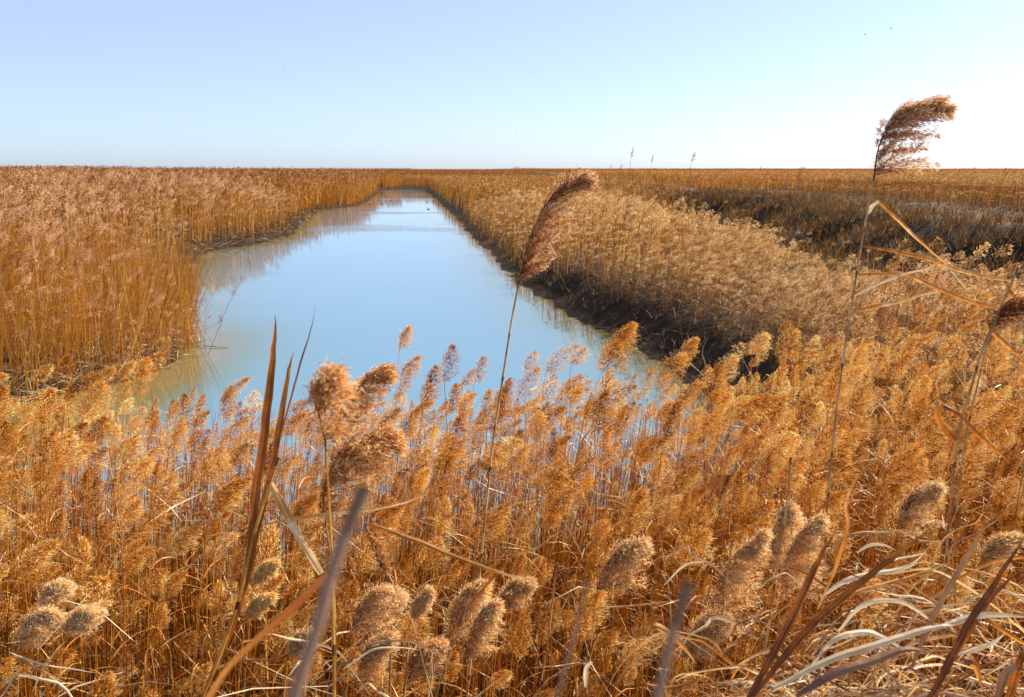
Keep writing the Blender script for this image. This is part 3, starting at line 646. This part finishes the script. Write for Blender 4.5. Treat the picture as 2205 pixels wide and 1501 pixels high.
# the two tall lone reeds against the water and the sky
hero('tall lone reed with rust-red plume standing up against the canal water in the centre',
     [(1117, 610), (1100, 700), (1080, 830), (1060, 960), (1043, 1130), (1027, 1290), (1005, 1501)],
     [(1117, 610), (1128, 560), (1150, 490), (1190, 420), (1222, 396), (1255, 388)], d=3.2, r=.0062,
     pl=dict(nb=95, ns=66, spread=.46, hair=.9, tone=.05, up=.62, droop=.16, spk=(.014, .0030), thick=.004, side=.32, wnd=.50, sag=.42, full=.5, fan=.15), seed=3)
hero('tallest reed with pale brown plume above the horizon and folded orange leaves',
     [(1883, 378), (1868, 455), (1853, 540), (1835, 650), (1812, 800), (1793, 960), (1780, 1120), (1772, 1300), (1766, 1501)],
     [(1883, 378), (1890, 325), (1908, 280), (1940, 243), (1990, 228), (2035, 236)], d=3.3, r=.0062,
     pl=dict(nb=95, ns=70, spread=.52, hair=1.5, tone=.08, up=.5, droop=.38, spk=(.013, .0030), thick=.005, side=.36, wnd=.60, sag=.5, full=1.15, fan=.4), seed=4,
     leaves=[([(1879, 403), (1960, 396), (2080, 397), (2205, 400), (2300, 406)], .006, .3, dict(twist=.1, fold=.3)),
             ([(1868, 462), (1878, 444), (1893, 434)], .020, .95, dict(twist=.2, base=.3, tip=.6, mat='pleaf')),
             ([(1893, 434), (1935, 472), (1985, 522), (2030, 562)], .017, .55, dict(twist=.25, base=.8, tip=.35)),
             ([(1857, 530), (1930, 541), (2000, 557), (2080, 585), (2160, 603), (2240, 612)], .021, .5, dict(twist=.2, base=.3)),
             ([(1846, 590), (1900, 587), (1955, 590), (2020, 618), (2100, 648), (2170, 667), (2240, 690)], .019, .48, dict(twist=.3, base=.25)),
             ([(1840, 638), (1890, 612), (1950, 590), (2000, 578), (2030, 560)], .013, .9, dict(twist=.5, mat='pleaf')),
             ([(1838, 672), (1890, 658), (1940, 648), (1990, 634), (2030, 628)], .018, .62, dict(twist=.2, base=.4)),
             ([(2030, 560), (2045, 580), (2090, 632)], .006, .9, dict(mat='pleaf'))])
hero('reed at the right edge with a dark violet-brown plume and two joined stems',
     [(2192, 578), (2165, 640), (2120, 740), (2090, 840), (2065, 930), (2050, 1060), (2038, 1200), (2032, 1501)],
     [(2132, 712), (2150, 680), (2185, 655), (2240, 645)], d=3.0, r=.0062,
     pl=dict(nb=120, ns=18, spread=.45, tone=-.15, hair=.5, droop=.2), seed=5,
     leaves=[([(2125, 682), (2140, 715), (2175, 750), (2225, 790)], .022, .4, dict(twist=.2, fold=.3)),
             ([(2168, 612), (2185, 640), (2215, 668)], .018, .42, dict()),
             ([(2060, 948), (2035, 925), (2018, 893), (2034, 873)], .030, .38, dict(base=.5, tip=.7, twist=.3)),
             ([(2034, 873), (2065, 892), (2100, 930), (2140, 965), (2176, 1000)], .022, .28, dict(base=.9, twist=.4))])
hero('thin pale bare stem leaning just right of the dark-plumed edge reed',
     [(2150, 680), (2125, 745), (2100, 850), (2078, 950), (2062, 1080), (2056, 1220), (2060, 1501)], None, d=2.95, r=.0045, seed=6)

# central cluster left of the lone reed
hero('close reed left of centre with twin reddish upright leaf blades towering over the near stand',
     [(600, 985), (578, 1050), (545, 1160), (515, 1290), (470, 1420), (436, 1501)], None, d=2.0, r=.0055, d2=1.9, seed=7, mats=('stem', 'hplume', 'hleaf'),
     leaves=[([(437, 1501), (505, 1320), (535, 1180), (545, 1080), (562, 930), (577, 800), (588, 720), (592, 678)], .030, .27, dict(twist=.25, base=.5, tip=.03, facing=.3)),
             ([(520, 1290), (560, 1110), (590, 980), (606, 890), (622, 800), (634, 757)], .020, .2, dict(twist=.3, tip=.05)),
             ([(560, 1090), (595, 980), (622, 870), (650, 780), (668, 715), (681, 655)], .006, .2, dict(tip=.05)),
             ([(578, 1030), (612, 1095), (650, 1165), (692, 1236)], .026, .78, dict(twist=.2, base=.3, tip=.7)),
             ([(562, 1130), (640, 1118), (740, 1104), (840, 1092), (912, 1068)], .010, .8, dict(twist=.4, base=.5))])
hero('blurred round golden plume just right of the reddish leaf blades',
     [(700, 945), (706, 1050), (714, 1180), (718, 1330), (720, 1501)], [(700, 945), (688, 900), (678, 860), (690, 818), (730, 800)], d=1.35, r=.003,
     pl=dict(nb=60, ns=34, spread=.56, tone=.0, hair=1.1, spk=(.010, .0020), droop=.3, up=.35), seed=8, mats=('stem', 'fplume', 'leaf'))
hero('shaggy rust plume leaning right behind the blurred golden plume',
     [(702, 950), (700, 1040), (712, 1160), (722, 1330), (722, 1501)], [(702, 950), (725, 900), (760, 845), (800, 812), (835, 800)], d=2.3, r=.003,
     pl=dict(nb=70, ns=36, spread=.42, tone=-.02, hair=1.0), seed=9, mats=('hstem', 'fplume', 'hleaf'))
hero('big shaggy pinkish-brown plume blown right below the blurred golden plume',
     [(700, 1115), (712, 1210), (716, 1350), (718, 1501)], [(696, 1110), (700, 1045), (728, 985), (785, 945), (850, 955)], d=2.1, r=.004,
     pl=dict(nb=90, ns=52, spread=.54, tone=-.01, hair=1.0, droop=.3, up=.55), seed=10, mats=('hstem', 'fplume', 'hleaf'),
     leaves=[([(782, 1125), (880, 1158), (980, 1198), (1080, 1236), (1190, 1270)], .014, .45, dict(twist=.2, base=.4))])
hero('rusty collapsed seed head hanging on a thin slanting stalk below the big shaggy plume',
     [(785, 1130), (820, 1200), (850, 1265), (888, 1340)], [(785, 1130), (800, 1165), (815, 1200), (828, 1230)], d=2.2, r=.0022,
     pl=dict(nb=40, ns=14, spread=.18, tone=-.08, hair=.3), seed=12)
# blurred things nearest the lens
hero('thick blurred mauve blade nearest the lens, left of centre',
     [(782, 1052), (752, 1130), (715, 1230), (690, 1330), (655, 1430), (622, 1540)], None, d=.36, d2=.35, r=.0048, seed=13, mats=('mauve', 'hplume', 'gleaf'),
     leaves=[([(705, 1235), (640, 1300), (560, 1370), (490, 1440), (440, 1520)], .0085, .5, dict(twist=.1, mat='leaf', base=.7, tip=.9, d=.8))])
hero('blurred grey stub at the bottom, left of the tangle of withered leaves',
     [(1484, 1255), (1462, 1320), (1440, 1400), (1408, 1540)], None, d=.36, r=.0036, seed=14, mats=('mauve', 'hplume', 'gleaf'))
hero('faint thin blurred stem below the large rust-brown feathery plume',
     [(1262, 1252), (1250, 1320), (1225, 1410), (1190, 1540)], None, d=.45, r=.0016, seed=15, mats=('mauve', 'hplume', 'gleaf'))

# larger single plumes in the lower part of the picture: (label, rachis, d, params, straight-down stem offset)
BIG = [
 ('large rust-brown feathery plume leaning right, right of centre near the bottom', [(1285, 1275), (1300, 1225), (1335, 1185), (1385, 1168)], 2.6, dict(spread=.55, nb=190), 21),
 ('plume with curled tawny head beside the tall lone stem near the bottom', [(1070, 1320), (1080, 1285), (1105, 1258), (1140, 1255)], 3.0, dict(spread=.5, nb=110), 22),
 ('long brown plume just left of the tall lone stem near the bottom', [(965, 1385), (975, 1320), (1000, 1275), (1040, 1255)], 2.8, dict(spread=.42, nb=150), 23),
 ('grey-brown plume low against the foot of the tall lone stem', [(1000, 1420), (1012, 1365), (1035, 1320), (1065, 1300)], 2.7, dict(spread=.4, nb=130, tone=.03), 24),
 ('wide pinkish tasselled plume arching right at bottom centre-left', [(758, 1360), (770, 1310), (805, 1275), (860, 1285)], 2.7, dict(spread=.55, nb=190, tone=.05), 25),
 ('pointed tan plume right of the wide tasselled plume', [(885, 1330), (892, 1305), (908, 1285), (922, 1270)], 3.2, dict(spread=.42, nb=80, tone=.03), 26),
 ('dark-hearted plume at the bottom edge left of centre', [(765, 1470), (780, 1420), (800, 1385), (840, 1370)], 2.6, dict(spread=.5, nb=140, tone=-.02), 27),
 ('dark brown fluffy plume at the bottom edge below the long brown plume', [(870, 1480), (880, 1430), (905, 1395), (950, 1385)], 2.6, dict(spread=.5, nb=140, tone=-.05), 28),
 ('tall wide grey-tan plume leaning right at the left of the leaf tangle', [(1525, 1375), (1538, 1290), (1570, 1210), (1640, 1150)], 2.6, dict(spread=.42, nb=260, tone=.05), 29),
 ('pale upright plume behind the thin stem, left one of the pair beside the tallest reed', [(1655, 1230), (1660, 1175), (1675, 1120), (1700, 1085)], 2.9, dict(spread=.42, nb=170, tone=.08), 30),
 ('pale cream-edged plume leaning right against the stem of the tallest reed', [(1680, 1300), (1690, 1220), (1715, 1160), (1765, 1115)], 2.8, dict(spread=.46, nb=220, tone=.06), 31),
 ('brown plume at the bottom under the tall grey-tan plume', [(1470, 1420), (1485, 1370), (1515, 1335), (1560, 1330)], 2.6, dict(spread=.5, nb=140), 32),
 ('tawny plume with curling top left of the twin stems at right', [(1928, 1170), (1940, 1110), (1965, 1065), (2020, 1045)], 2.9, dict(spread=.46, nb=190, tone=.03), 33),
 ('tan plume by the right edge beyond the dark slanting blade', [(2108, 1235), (2115, 1195), (2140, 1165), (2190, 1155)], 2.8, dict(spread=.46, nb=150, tone=.02), 34),
 ('topmost of the three round pale-rimmed plumes at lower left', [(88, 1310), (92, 1280), (112, 1262), (142, 1262)], 3.0, dict(spread=.62, nb=110, tone=.10), 35),
 ('lowest left of the three round pale-rimmed plumes at lower left', [(45, 1395), (50, 1355), (75, 1325), (110, 1320)], 2.9, dict(spread=.60, nb=130, tone=.08), 36),
 ('right one of the three round pale-rimmed plumes at lower left', [(138, 1360), (150, 1335), (175, 1318), (212, 1320)], 2.9, dict(spread=.55, nb=120, tone=.10), 37),
 ('small golden plume right of the close reddish blades, low', [(528, 1330), (540, 1305), (560, 1288), (585, 1285)], 3.3, dict(spread=.4, nb=80, tone=.04), 38),
 ('pointed orange plume crossed by a thin stalk, left of the slanting broad leaf', [(545, 1255), (555, 1232), (570, 1218), (595, 1208)], 3.3, dict(spread=.45, nb=80, tone=.04), 39),
 ('grey-brown plume hidden behind the mauve out-of-focus blade', [(620, 1410), (630, 1385), (640, 1370), (665, 1360)], 2.9, dict(spread=.5, nb=90), 40),
 ('upper of two tan plumes standing alone above the others against the water', [(860, 752), (862, 735), (868, 718), (880, 704)], 6.7, dict(spread=.50, nb=80, tone=.10, spk=(.015, .0035), up=.7), 41),
 ('lower of two tan plumes standing alone above the others against the water', [(862, 824), (866, 800), (880, 782), (900, 768)], 6.6, dict(spread=.55, nb=90, tone=.08, spk=(.015, .0035)), 42),
 ('slanting golden plume at the water line left of the reddish blades', [(474, 866), (490, 846), (510, 828), (534, 814)], 6.5, dict(spread=.28, nb=80, tone=.06, spk=(.015, .0035)), 43),
 ('upper left golden plume rising past the left shallows', [(212, 832), (218, 815), (228, 800), (246, 792)], 6.9, dict(spread=.45, nb=80, tone=.04, spk=(.015, .0035)), 44),
 ('golden plume just right of its twin above the left shallows', [(258, 815), (262, 800), (272, 788), (290, 780)], 6.9, dict(spread=.45, nb=80, tone=.04, spk=(.015, .0035)), 45),
 ('golden plume rising in front of the dark mud bank, left of a pair', [(1318, 760), (1322, 740), (1334, 720), (1350, 708)], 6.6, dict(spread=.42, nb=90, tone=.04, spk=(.015, .0035)), 46),
 ('golden plume rising in front of the dark mud bank, right of a pair', [(1340, 748), (1344, 725), (1352, 708), (1366, 696)], 6.6, dict(spread=.42, nb=90, tone=.06, spk=(.015, .0035)), 47),
 ('fluffy pale plume with dark heart below the muddy corner of the right bank', [(1537, 828), (1545, 800), (1560, 778), (1585, 768)], 6.4, dict(spread=.50, nb=110, tone=.12, spk=(.015, .0035)), 48),
 ('round pale plume standing highest on the right of the muddy corner', [(1620, 764), (1624, 745), (1634, 728), (1652, 722)], 6.4, dict(spread=.60, nb=100, tone=.14, spk=(.015, .0035)), 49),
 ('large golden plume in front of the dark mud bank', [(1415, 830), (1425, 800), (1445, 775), (1475, 765)], 6.0, dict(spread=.55, nb=130, tone=.06, spk=(.015, .0035)), 50),
 ('golden plume overlapping the top of the dark mud bank beside the bent twig', [(1470, 778), (1472, 758), (1482, 740), (1498, 730)], 6.2, dict(spread=.50, nb=90, tone=.10, spk=(.015, .0035)), 51),
]
for lab, rc, d, p_, sd_ in BIG:
    u0, v0 = rc[0]; k = (rc[1][0]-u0)*.8
    st = [(u0, v0), (u0-6-k*.5, v0+110), (u0-14-k, v0+260)]
    p_ = dict(p_)
    p_.setdefault('spk', (.012, .0030)); p_.setdefault('hair', 1.3)
    Lr = sum(math.dist(rc[j], rc[j+1]) for j in range(3))/FP*d
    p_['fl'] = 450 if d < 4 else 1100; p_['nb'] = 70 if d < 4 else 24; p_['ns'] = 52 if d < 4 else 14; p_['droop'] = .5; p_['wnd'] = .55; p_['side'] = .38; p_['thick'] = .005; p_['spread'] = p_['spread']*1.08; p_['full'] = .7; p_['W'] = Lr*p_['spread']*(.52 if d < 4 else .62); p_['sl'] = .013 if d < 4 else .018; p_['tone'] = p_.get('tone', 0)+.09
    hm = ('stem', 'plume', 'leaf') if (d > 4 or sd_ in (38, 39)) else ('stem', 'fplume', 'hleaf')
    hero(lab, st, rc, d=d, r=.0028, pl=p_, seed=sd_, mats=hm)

# bare stems
hero('slender tawny spear-like stem right of the tall grey-tan plume', [(1703, 985), (1695, 1080), (1672, 1230), (1650, 1380), (1632, 1501)], None, d=2.2, r=.0042, seed=61)
hero('thin stiff stem left of the tall grey-tan plume', [(1578, 1162), (1562, 1270), (1545, 1400), (1530, 1501)], None, d=2.4, r=.0028, seed=62)
hero('reddish broken stem halfway between the lone stem and the large rust plume', [(1196, 1228), (1186, 1330), (1172, 1430), (1160, 1501)], None, d=2.4, r=.0032, seed=63)
hero('pale thin stem bending left at the top, right of the large rust plume', [(1412, 1112), (1428, 1200), (1444, 1320), (1450, 1501)], None, d=2.4, r=.0022, seed=64)
hero('slender slanting stem with one dark red leaf, beside the tall lone stem at the bottom', [(1030, 1212), (1010, 1290), (980, 1380), (938, 1501)], None, d=2.4, r=.0026, seed=65,
     leaves=[([(985, 1350), (1005, 1310), (1045, 1265), (1095, 1210), (1138, 1165)], .012, .15, dict(twist=.2, base=.6))])
hero('straight thin stem rising past the foot of the mauve blade', [(716, 1170), (714, 1280), (716, 1400), (718, 1501)], None, d=2.6, r=.003, seed=66)
hero('dark thin stem crossing the pale cream-edged plume', [(1700, 1010), (1703, 1120), (1714, 1250), (1722, 1330)], None, d=2.5, r=.0018, seed=67)
hero('thin vertical stem left of the close reddish blades at the bottom', [(666, 1150), (664, 1260), (660, 1400), (656, 1501)], None, d=2.4, r=.0026, seed=68)

# ------------------------------------------------------------------ tangle of withered leaves, bottom right
def leaf_clump(label, fixed, base_px, base_d, nrand, seed, spanx, spany, bright=.4):
    g = np.random.default_rng(seed)
    b = P(base_px[0], base_px[1], base_d); gz = float(height(np.array([b[0]]), np.array([b[1]]))[0]); base = np.array([b[0], b[1], gz])
    e = empty('leaf_clump', base, label, 'leaf clump')
    # short stalks carrying the leaves from the ground
    q = Q()
    tops = []
    for k in range(14):
        tp = np.array([b[0]+g.uniform(-.22, .30), b[1]+g.uniform(-.15, .25), b[2]+g.uniform(-.25, .15)])
        bt = np.array([tp[0]-g.uniform(.0, .15), tp[1]+g.normal(0, .05), gz-.03]); tops.append(tp)
        q.add(tube(spline([bt, (bt+tp)/2+g.normal(0, .02, 3), tp], 10), .0035, 6), .5)
    link('stalks', mesh_data('stalks', q, [M['hstem']], base), e)
    for f in fixed:
        lp, w, ti, mt_, d0, d1 = f[:6]; kw = f[6] if len(f) > 6 else {}
        ds = np.linspace(d0, d1, len(lp))
        q = leaf_q([P(u, v, z_) for (u, v), z_ in zip(lp, ds)], w, g, ti, n=26, **kw)
        link('leaf', mesh_data('leaf', q, [M[mt_]], base), e)
    bag = Q()
    for k in range(nrand):
        tp = tops[g.integers(0, 14)]+g.normal(0, .07, 3)*np.array([1.2, 1.2, .7])
        az = g.normal(.1, .7); L = g.uniform(.2, .6); up = g.uniform(.1, 1.0); sag = g.uniform(.3, 1.3)
        hd = np.array([math.cos(az), math.sin(az)*.7, 0])
        if g.uniform() < .2: hd[0] *= -1
        tl = np.linspace(0, 1, 7)[:, None]
        c = tp+L*(tl*(hd*.8+np.array([0, 0, up]))+tl**2*np.array([.05, 0, -sag]))+g.normal(0, .008, (7, 3))
        mt_ = ['pleaf', 'hleaf', 'gleaf'][g.choice(3, p=[bright, .9-bright, .1])]
        small = k >= 78
        q = leaf_q(c, g.uniform(.003, .008) if small else g.uniform(.005, .015), g, g.uniform(.15, .8), n=16, twist=g.uniform(.2, 1.1), facing=g.uniform(-.5, .8), fold=g.uniform(.1, .35), base=.6)
        if small:
            v_, t_, _ = q.cat(); bag.add(v_, t_, {'pleaf': 0, 'hleaf': 1, 'gleaf': 2}[mt_])
        else: link('leaf', mesh_data('leaf', q, [M[mt_]], base), e)
    if bag.v:
        o_ = link('small_leaves', mesh_data('small_leaves', bag, [M['pleaf'], M['hleaf'], M['gleaf']], base), e); o_['kind'] = 'stuff'
    return e
leaf_clump('larger tangle of withered leaves with one broad dark red blade', [
   ([(1600, 1520), (1665, 1400), (1722, 1290), (1765, 1200), (1800, 1140)], .022, .12, 'hleaf', 1.7, 1.75, dict(twist=.2, facing=.2)),
   ([(1620, 1500), (1720, 1375), (1830, 1270), (1930, 1195), (2022, 1124)], .022, .2, 'hleaf', 1.7, 1.8, dict(twist=.3)),
   ([(1665, 1480), (1790, 1420), (1920, 1380), (2010, 1352), (2060, 1345)], .019, .75, 'pleaf', 1.6, 1.65, dict(twist=.25, facing=.2)),
   ([(1715, 1500), (1800, 1450), (1880, 1425), (1950, 1400), (2010, 1408)], .022, .3, 'gleaf', 1.5, 1.55, dict(twist=.2, tip=.1)),
   ([(1740, 1440), (1790, 1380), (1850, 1362), (1900, 1372), (1960, 1410)], .020, .9, 'pleaf', 1.75, 1.75, dict(twist=.6, facing=.4)),
   ([(1805, 1360), (1860, 1302), (1930, 1295), (1975, 1315), (2020, 1350)], .013, .95, 'pleaf', 1.8, 1.8, dict(twist=.2)),
   ([(1775, 1280), (1830, 1245), (1900, 1232), (1960, 1218), (1996, 1186)], .016, .95, 'pleaf', 1.9, 1.9, dict(twist=.5)),
   ([(1845, 1190), (1870, 1175), (1900, 1173), (1930, 1185)], .010, .95, 'pleaf', 2.0, 2.0, dict(twist=.2)),
   ([(1760, 1310), (1800, 1220), (1823, 1130), (1822, 1080), (1845, 1030), (1895, 975)], .010, .55, 'hleaf', 1.9, 1.95, dict(twist=.3)),
   ([(1770, 1300), (1880, 1265), (1970, 1240), (2060, 1205)], .014, .5, 'hleaf', 1.85, 1.9, dict()),
   ([(1390, 1370), (1410, 1348), (1440, 1362), (1475, 1395), (1500, 1430)], .02, .55, 'hleaf', 2.0, 2.0, dict(twist=.3)),
   ([(1260, 1480), (1262, 1440), (1275, 1425)], .012, .9, 'pleaf', 1.9, 1.9, dict(twist=.2, tip=.6)),
   ], (1760, 1560), 1.9, 300, 71, .3, .3, .40)
leaf_clump('tangle of withered leaves by the right edge with dark stiff slanting blades', [
   ([(1990, 1520), (2040, 1420), (2090, 1330), (2150, 1240), (2230, 1120)], .020, .05, 'hleaf', 1.6, 1.65, dict(twist=.2)),
   ([(2000, 1501), (2070, 1380), (2130, 1290), (2215, 1215)], .018, .15, 'hleaf', 1.7, 1.75, dict()),
   ([(1960, 1440), (2010, 1330), (2060, 1240), (2100, 1170), (2118, 1135)], .016, .5, 'gleaf', 1.8, 1.8, dict(twist=.2)),
   ([(2010, 1355), (2080, 1330), (2150, 1325), (2230, 1330)], .018, .8, 'pleaf', 1.7, 1.7, dict(twist=.4)),
   ([(2060, 1410), (2110, 1395), (2140, 1385), (2165, 1363)], .013, .95, 'pleaf', 1.7, 1.7, dict(twist=.2)),
   ([(2115, 1320), (2150, 1350), (2200, 1385), (2240, 1410)], .014, .4, 'hleaf', 1.75, 1.75, dict()),
   ([(2075, 1418), (2100, 1430), (2118, 1490)], .018, .42, 'hleaf', 1.65, 1.65, dict(twist=.2)),
   ([(2145, 1520), (2160, 1460), (2180, 1440), (2210, 1435)], .020, .5, 'gleaf', 1.5, 1.5, dict(twist=.2)),
   ([(2165, 1520), (2190, 1440), (2230, 1370)], .022, .3, 'hleaf', 1.5, 1.5, dict()),
   ], (2090, 1530), 1.8, 320, 72, .3, .3, .40)
leaf_clump('sparse clump of curled leaves at the bottom right of centre', [
   ([(1240, 1330), (1290, 1310), (1350, 1305), (1440, 1295), (1510, 1280)], .007, .6, 'hleaf', 2.3, 2.3, dict()),
   ([(1430, 1260), (1480, 1215), (1540, 1210)], .007, .8, 'pleaf', 2.3, 2.3, dict()),
   ([(1380, 1470), (1440, 1480), (1500, 1465), (1530, 1440)], .012, .35, 'hleaf', 2.0, 2.0, dict()),
   ], (1440, 1580), 2.1, 45, 73, .3, .3, .45)
leaf_clump('low clump of thin straw leaves at the bottom left of centre beside the mauve blade', [
   ([(740, 1440), (800, 1400), (860, 1395), (905, 1400)], .008, .8, 'pleaf', 2.2, 2.2, dict()),
   ], (760, 1590), 2.2, 26, 74, .3, .3, .5)
leaf_clump('bent pale straw stalks and leaves lying over each other in the lower left corner', [
   ([(20, 1405), (90, 1430), (150, 1440), (215, 1450)], .009, .8, 'pleaf', 2.8, 2.8, dict(twist=.2)),
   ([(70, 1490), (100, 1430), (125, 1395), (145, 1378)], .006, .9, 'pleaf', 2.8, 2.8, dict()),
   ([(30, 1412), (80, 1440), (150, 1475)], .013, .7, 'hleaf', 2.8, 2.8, dict()),
   ], (120, 1580), 2.8, 12, 75, .3, .3, .6)

# ------------------------------------------------------------------ twigs in and beside the water
def twig(label, curves, r, mat='twig', heads=(), name='twig', cat='twig'):
    g = np.random.default_rng(len(label)); base = curves[0][0]
    e = empty(name, base, label, cat)
    for i, c in enumerate(curves):
        c = spline(c, 16); q = Q(); q.add(tube(c, np.linspace(r, r*.5, len(c))*(1 if i == 0 else .6), 6), g.uniform(.3, .6))
        link('stalk' if i == 0 else 'side_shoot', mesh_data('stalk', q, [M[mat]], base), e)
    for h in heads:
        q = Q(); n = 60; pos = np.array(h)+g.normal(0, .03, (n, 3))*np.array([1, 1, 1.5]); q.add(diamonds(pos, nz(g.normal(size=(n, 3))+[.5, 0, .5]), np.full(n, .04), np.full(n, .01), g), g.uniform(.1, .7, n))
        link('seed_head', mesh_data('seed_head', q, [M['lplume']], base), e)
    return e
wx = G(442, 765); D = wx[1]
twig('dead reed leaning right out of the water beside the left clump', [[P(442, 768, D)-[0, 0, .1], P(470, 710, D), P(490, 660, D), P(519, 604, D)],
      [P(505, 625, D), P(509, 615, D), P(513, 640, D)], [P(498, 634, D), P(491, 622, D)], [P(478, 690, D), P(462, 700, D), P(430, 716, D)]], .006, heads=[P(521, 600, D), P(503, 632, D), P(474, 686, D)])
twig('thin upright stalk in the water between the left clump and the leaning dead reed', [[P(441, 758, D)-[0, 0, .1], P(441, 700, D), P(445, 640, D)], [P(441, 660, D), P(425, 645, D)]], .005, heads=[P(438, 648, D)])
twig('dark snapped stub standing in the water below the leaning dead reed', [[P(427, 800, D-1.2)-[0, 0, .12], P(426, 788, D-1.2)], [P(423, 805, D-1.2), P(425, 790, D-1.2), P(431, 797, D-1.2)]], .015)
twig('floating straw stalk lying on the water under the leaning dead reed', [[np.array([*G(400, 744), .02]), np.array([*G(445, 748), .03]), np.array([*G(492, 750), .015])]], .012)
D2 = G(1530, 880)[1]-1.5
twig('bare forked twig bending over the dark muddy corner of the right bank', [[P(1530, 830, D2)-[0, 0, .5], P(1520, 795, D2), P(1512, 765, D2), P(1515, 745, D2), P(1524, 729, D2)],
      [P(1490, 815, D2), P(1508, 805, D2), P(1521, 793, D2), P(1531, 776, D2)], [P(1484, 782, D2), P(1505, 800, D2), P(1528, 822, D2)]], .014)

# ------------------------------------------------------------------ birds
def bird_mesh_fly(s, flap):
    body = tube(spline([(-.5*s, 0, 0), (-.2*s, 0, .02*s), (.2*s, 0, .03*s), (.55*s, 0, 0)], 8), np.array([.01, .06, .10, .12, .12, .10, .07, .01])*s, 8)
    wings = []
    for k in (-1, 1):
        a = np.array([[.2, 0, .05], [.25, .35*k, .12+flap], [.05, .9*k, .05+flap*1.2]]); b = a-np.array([[.32, 0, 0], [.26, 0, 0], [.04, 0, 0]])
        up_ = np.array([0, 0, .02]); A, B = a*s, b*s
        for o_ in (up_*s, -up_*s): wings.append((k, np.stack([A[:-1]+o_, A[1:]+o_, B[1:]+o_, B[:-1]+o_], 1)))
    return body, wings
def fly(label, u, v, d, s, flap, yaw_):
    s = s*.6
    p = P(u, v, d); e = empty('bird', p, label, 'bird', None); e.rotation_euler = (0, 0, yaw_)
    body, wings = bird_mesh_fly(s, flap); q = Q(); q.add(body, 0); link('body', mesh_data('body', q, [M['bird']]), e)
    for k in (-1, 1):
        q = Q()
        for kk, w_ in wings:
            if kk == k: q.add(w_, 0)
        link('wing', mesh_data('wing', q, [M['bird']]), e)
fly('tiny dark bird high in the sky at the upper right, left of the two', 1863, 75, 150, .55, .25, 2.2)
fly('tiny dark bird high in the sky at the upper right, right of the two', 1919, 62, 150, .6, .2, 2.4)
fly('tiny dark bird low in the middle of the sky, nearest the horizon', 1110, 284, 170, .45, .15, .5)
fly('tiny faint bird in mid sky above the lone centre reed', 1206, 188, 190, .45, .2, .6)
fly('tiny faint bird in the sky above the canal, highest of the middle ones', 1140, 156, 210, .4, .2, .4)
fly('tiny faint bird in the upper left part of the sky', 613, 148, 190, .5, .2, .6)
def duck(label, u, v):
    q_ = G(u, v); e = empty('duck', (q_[0], q_[1], 0), label, 'duck', 'ducks swimming on the far canal'); s = .24
    q = Q(); q.add(tube(spline([(-.5*s, 0, .22*s), (-.25*s, 0, .12*s), (.2*s, 0, .12*s), (.45*s, 0, .14*s)], 10), np.array([.02, .10, .18, .22, .24, .24, .22, .18, .10, .02])*s, 9), 0)
    link('body', mesh_data('body', q, [M['bird']]), e)
    q = Q(); q.add(tube(spline([(.36*s, 0, .15*s), (.45*s, 0, .38*s), (.5*s, 0, .5*s), (.62*s, 0, .5*s), (.78*s, 0, .46*s)], 10), np.array([.09, .07, .06, .06, .08, .10, .10, .06, .03, .02])*s, 8), 0)
    link('head', mesh_data('head', q, [M['bird']]), e)
for i, (u, v) in enumerate([(816, 430), (858, 431), (842, 432), (797, 440), (821, 440), (922, 451), (920, 436), (765, 440)]):
    duck(['small dark duck swimming on the far end of the canal, one of several', ][0], u, v)

# ------------------------------------------------------------------ light
AZ, EL = 62.0, 35.0
w = bpy.data.worlds.new('World'); scene.world = w; w.use_nodes = True
nt = w.node_tree; bg = nt.nodes['Background']; sky = nt.nodes.new('ShaderNodeTexSky'); sky.sky_type = 'NISHITA'; sky.sun_disc = False
sky.sun_elevation = R(EL); sky.sun_rotation = R(AZ); sky.air_density = .55; sky.dust_density = .9; sky.ozone_density = 4.5
# thin even winter haze over the blue: the Nishita sky blended with a pale tone
hz = nt.nodes.new('ShaderNodeMix'); hz.data_type = 'RGBA'; hz.inputs[0].default_value = .38; hz.inputs[7].default_value = (3.75, 4.05, 4.5, 1)
nt.links.new(sky.outputs[0], hz.inputs[6]); nt.links.new(hz.outputs[2], bg.inputs[0]); bg.inputs[1].default_value = .10
sl = bpy.data.lights.new('sun', 'SUN'); sl.energy = 5.0; sl.angle = R(.5); sl.color = (1, .90, .74)
so = bpy.data.objects.new('sun', sl); COL.objects.link(so)
from mathutils import Vector
sdv = Vector((math.sin(R(AZ))*math.cos(R(EL)), math.cos(R(AZ))*math.cos(R(EL)), math.sin(R(EL))))
so.rotation_euler = sdv.to_track_quat('Z', 'Y').to_euler()
vs = scene.view_settings; vs.view_transform = 'Standard'; vs.look = 'None'; vs.gamma = 1; vs.exposure = 1.18; vs.use_curve_mapping = False
scene.cycles.max_bounces = 5; scene.cycles.diffuse_bounces = 3; scene.cycles.transmission_bounces = 3; scene.cycles.glossy_bounces = 2
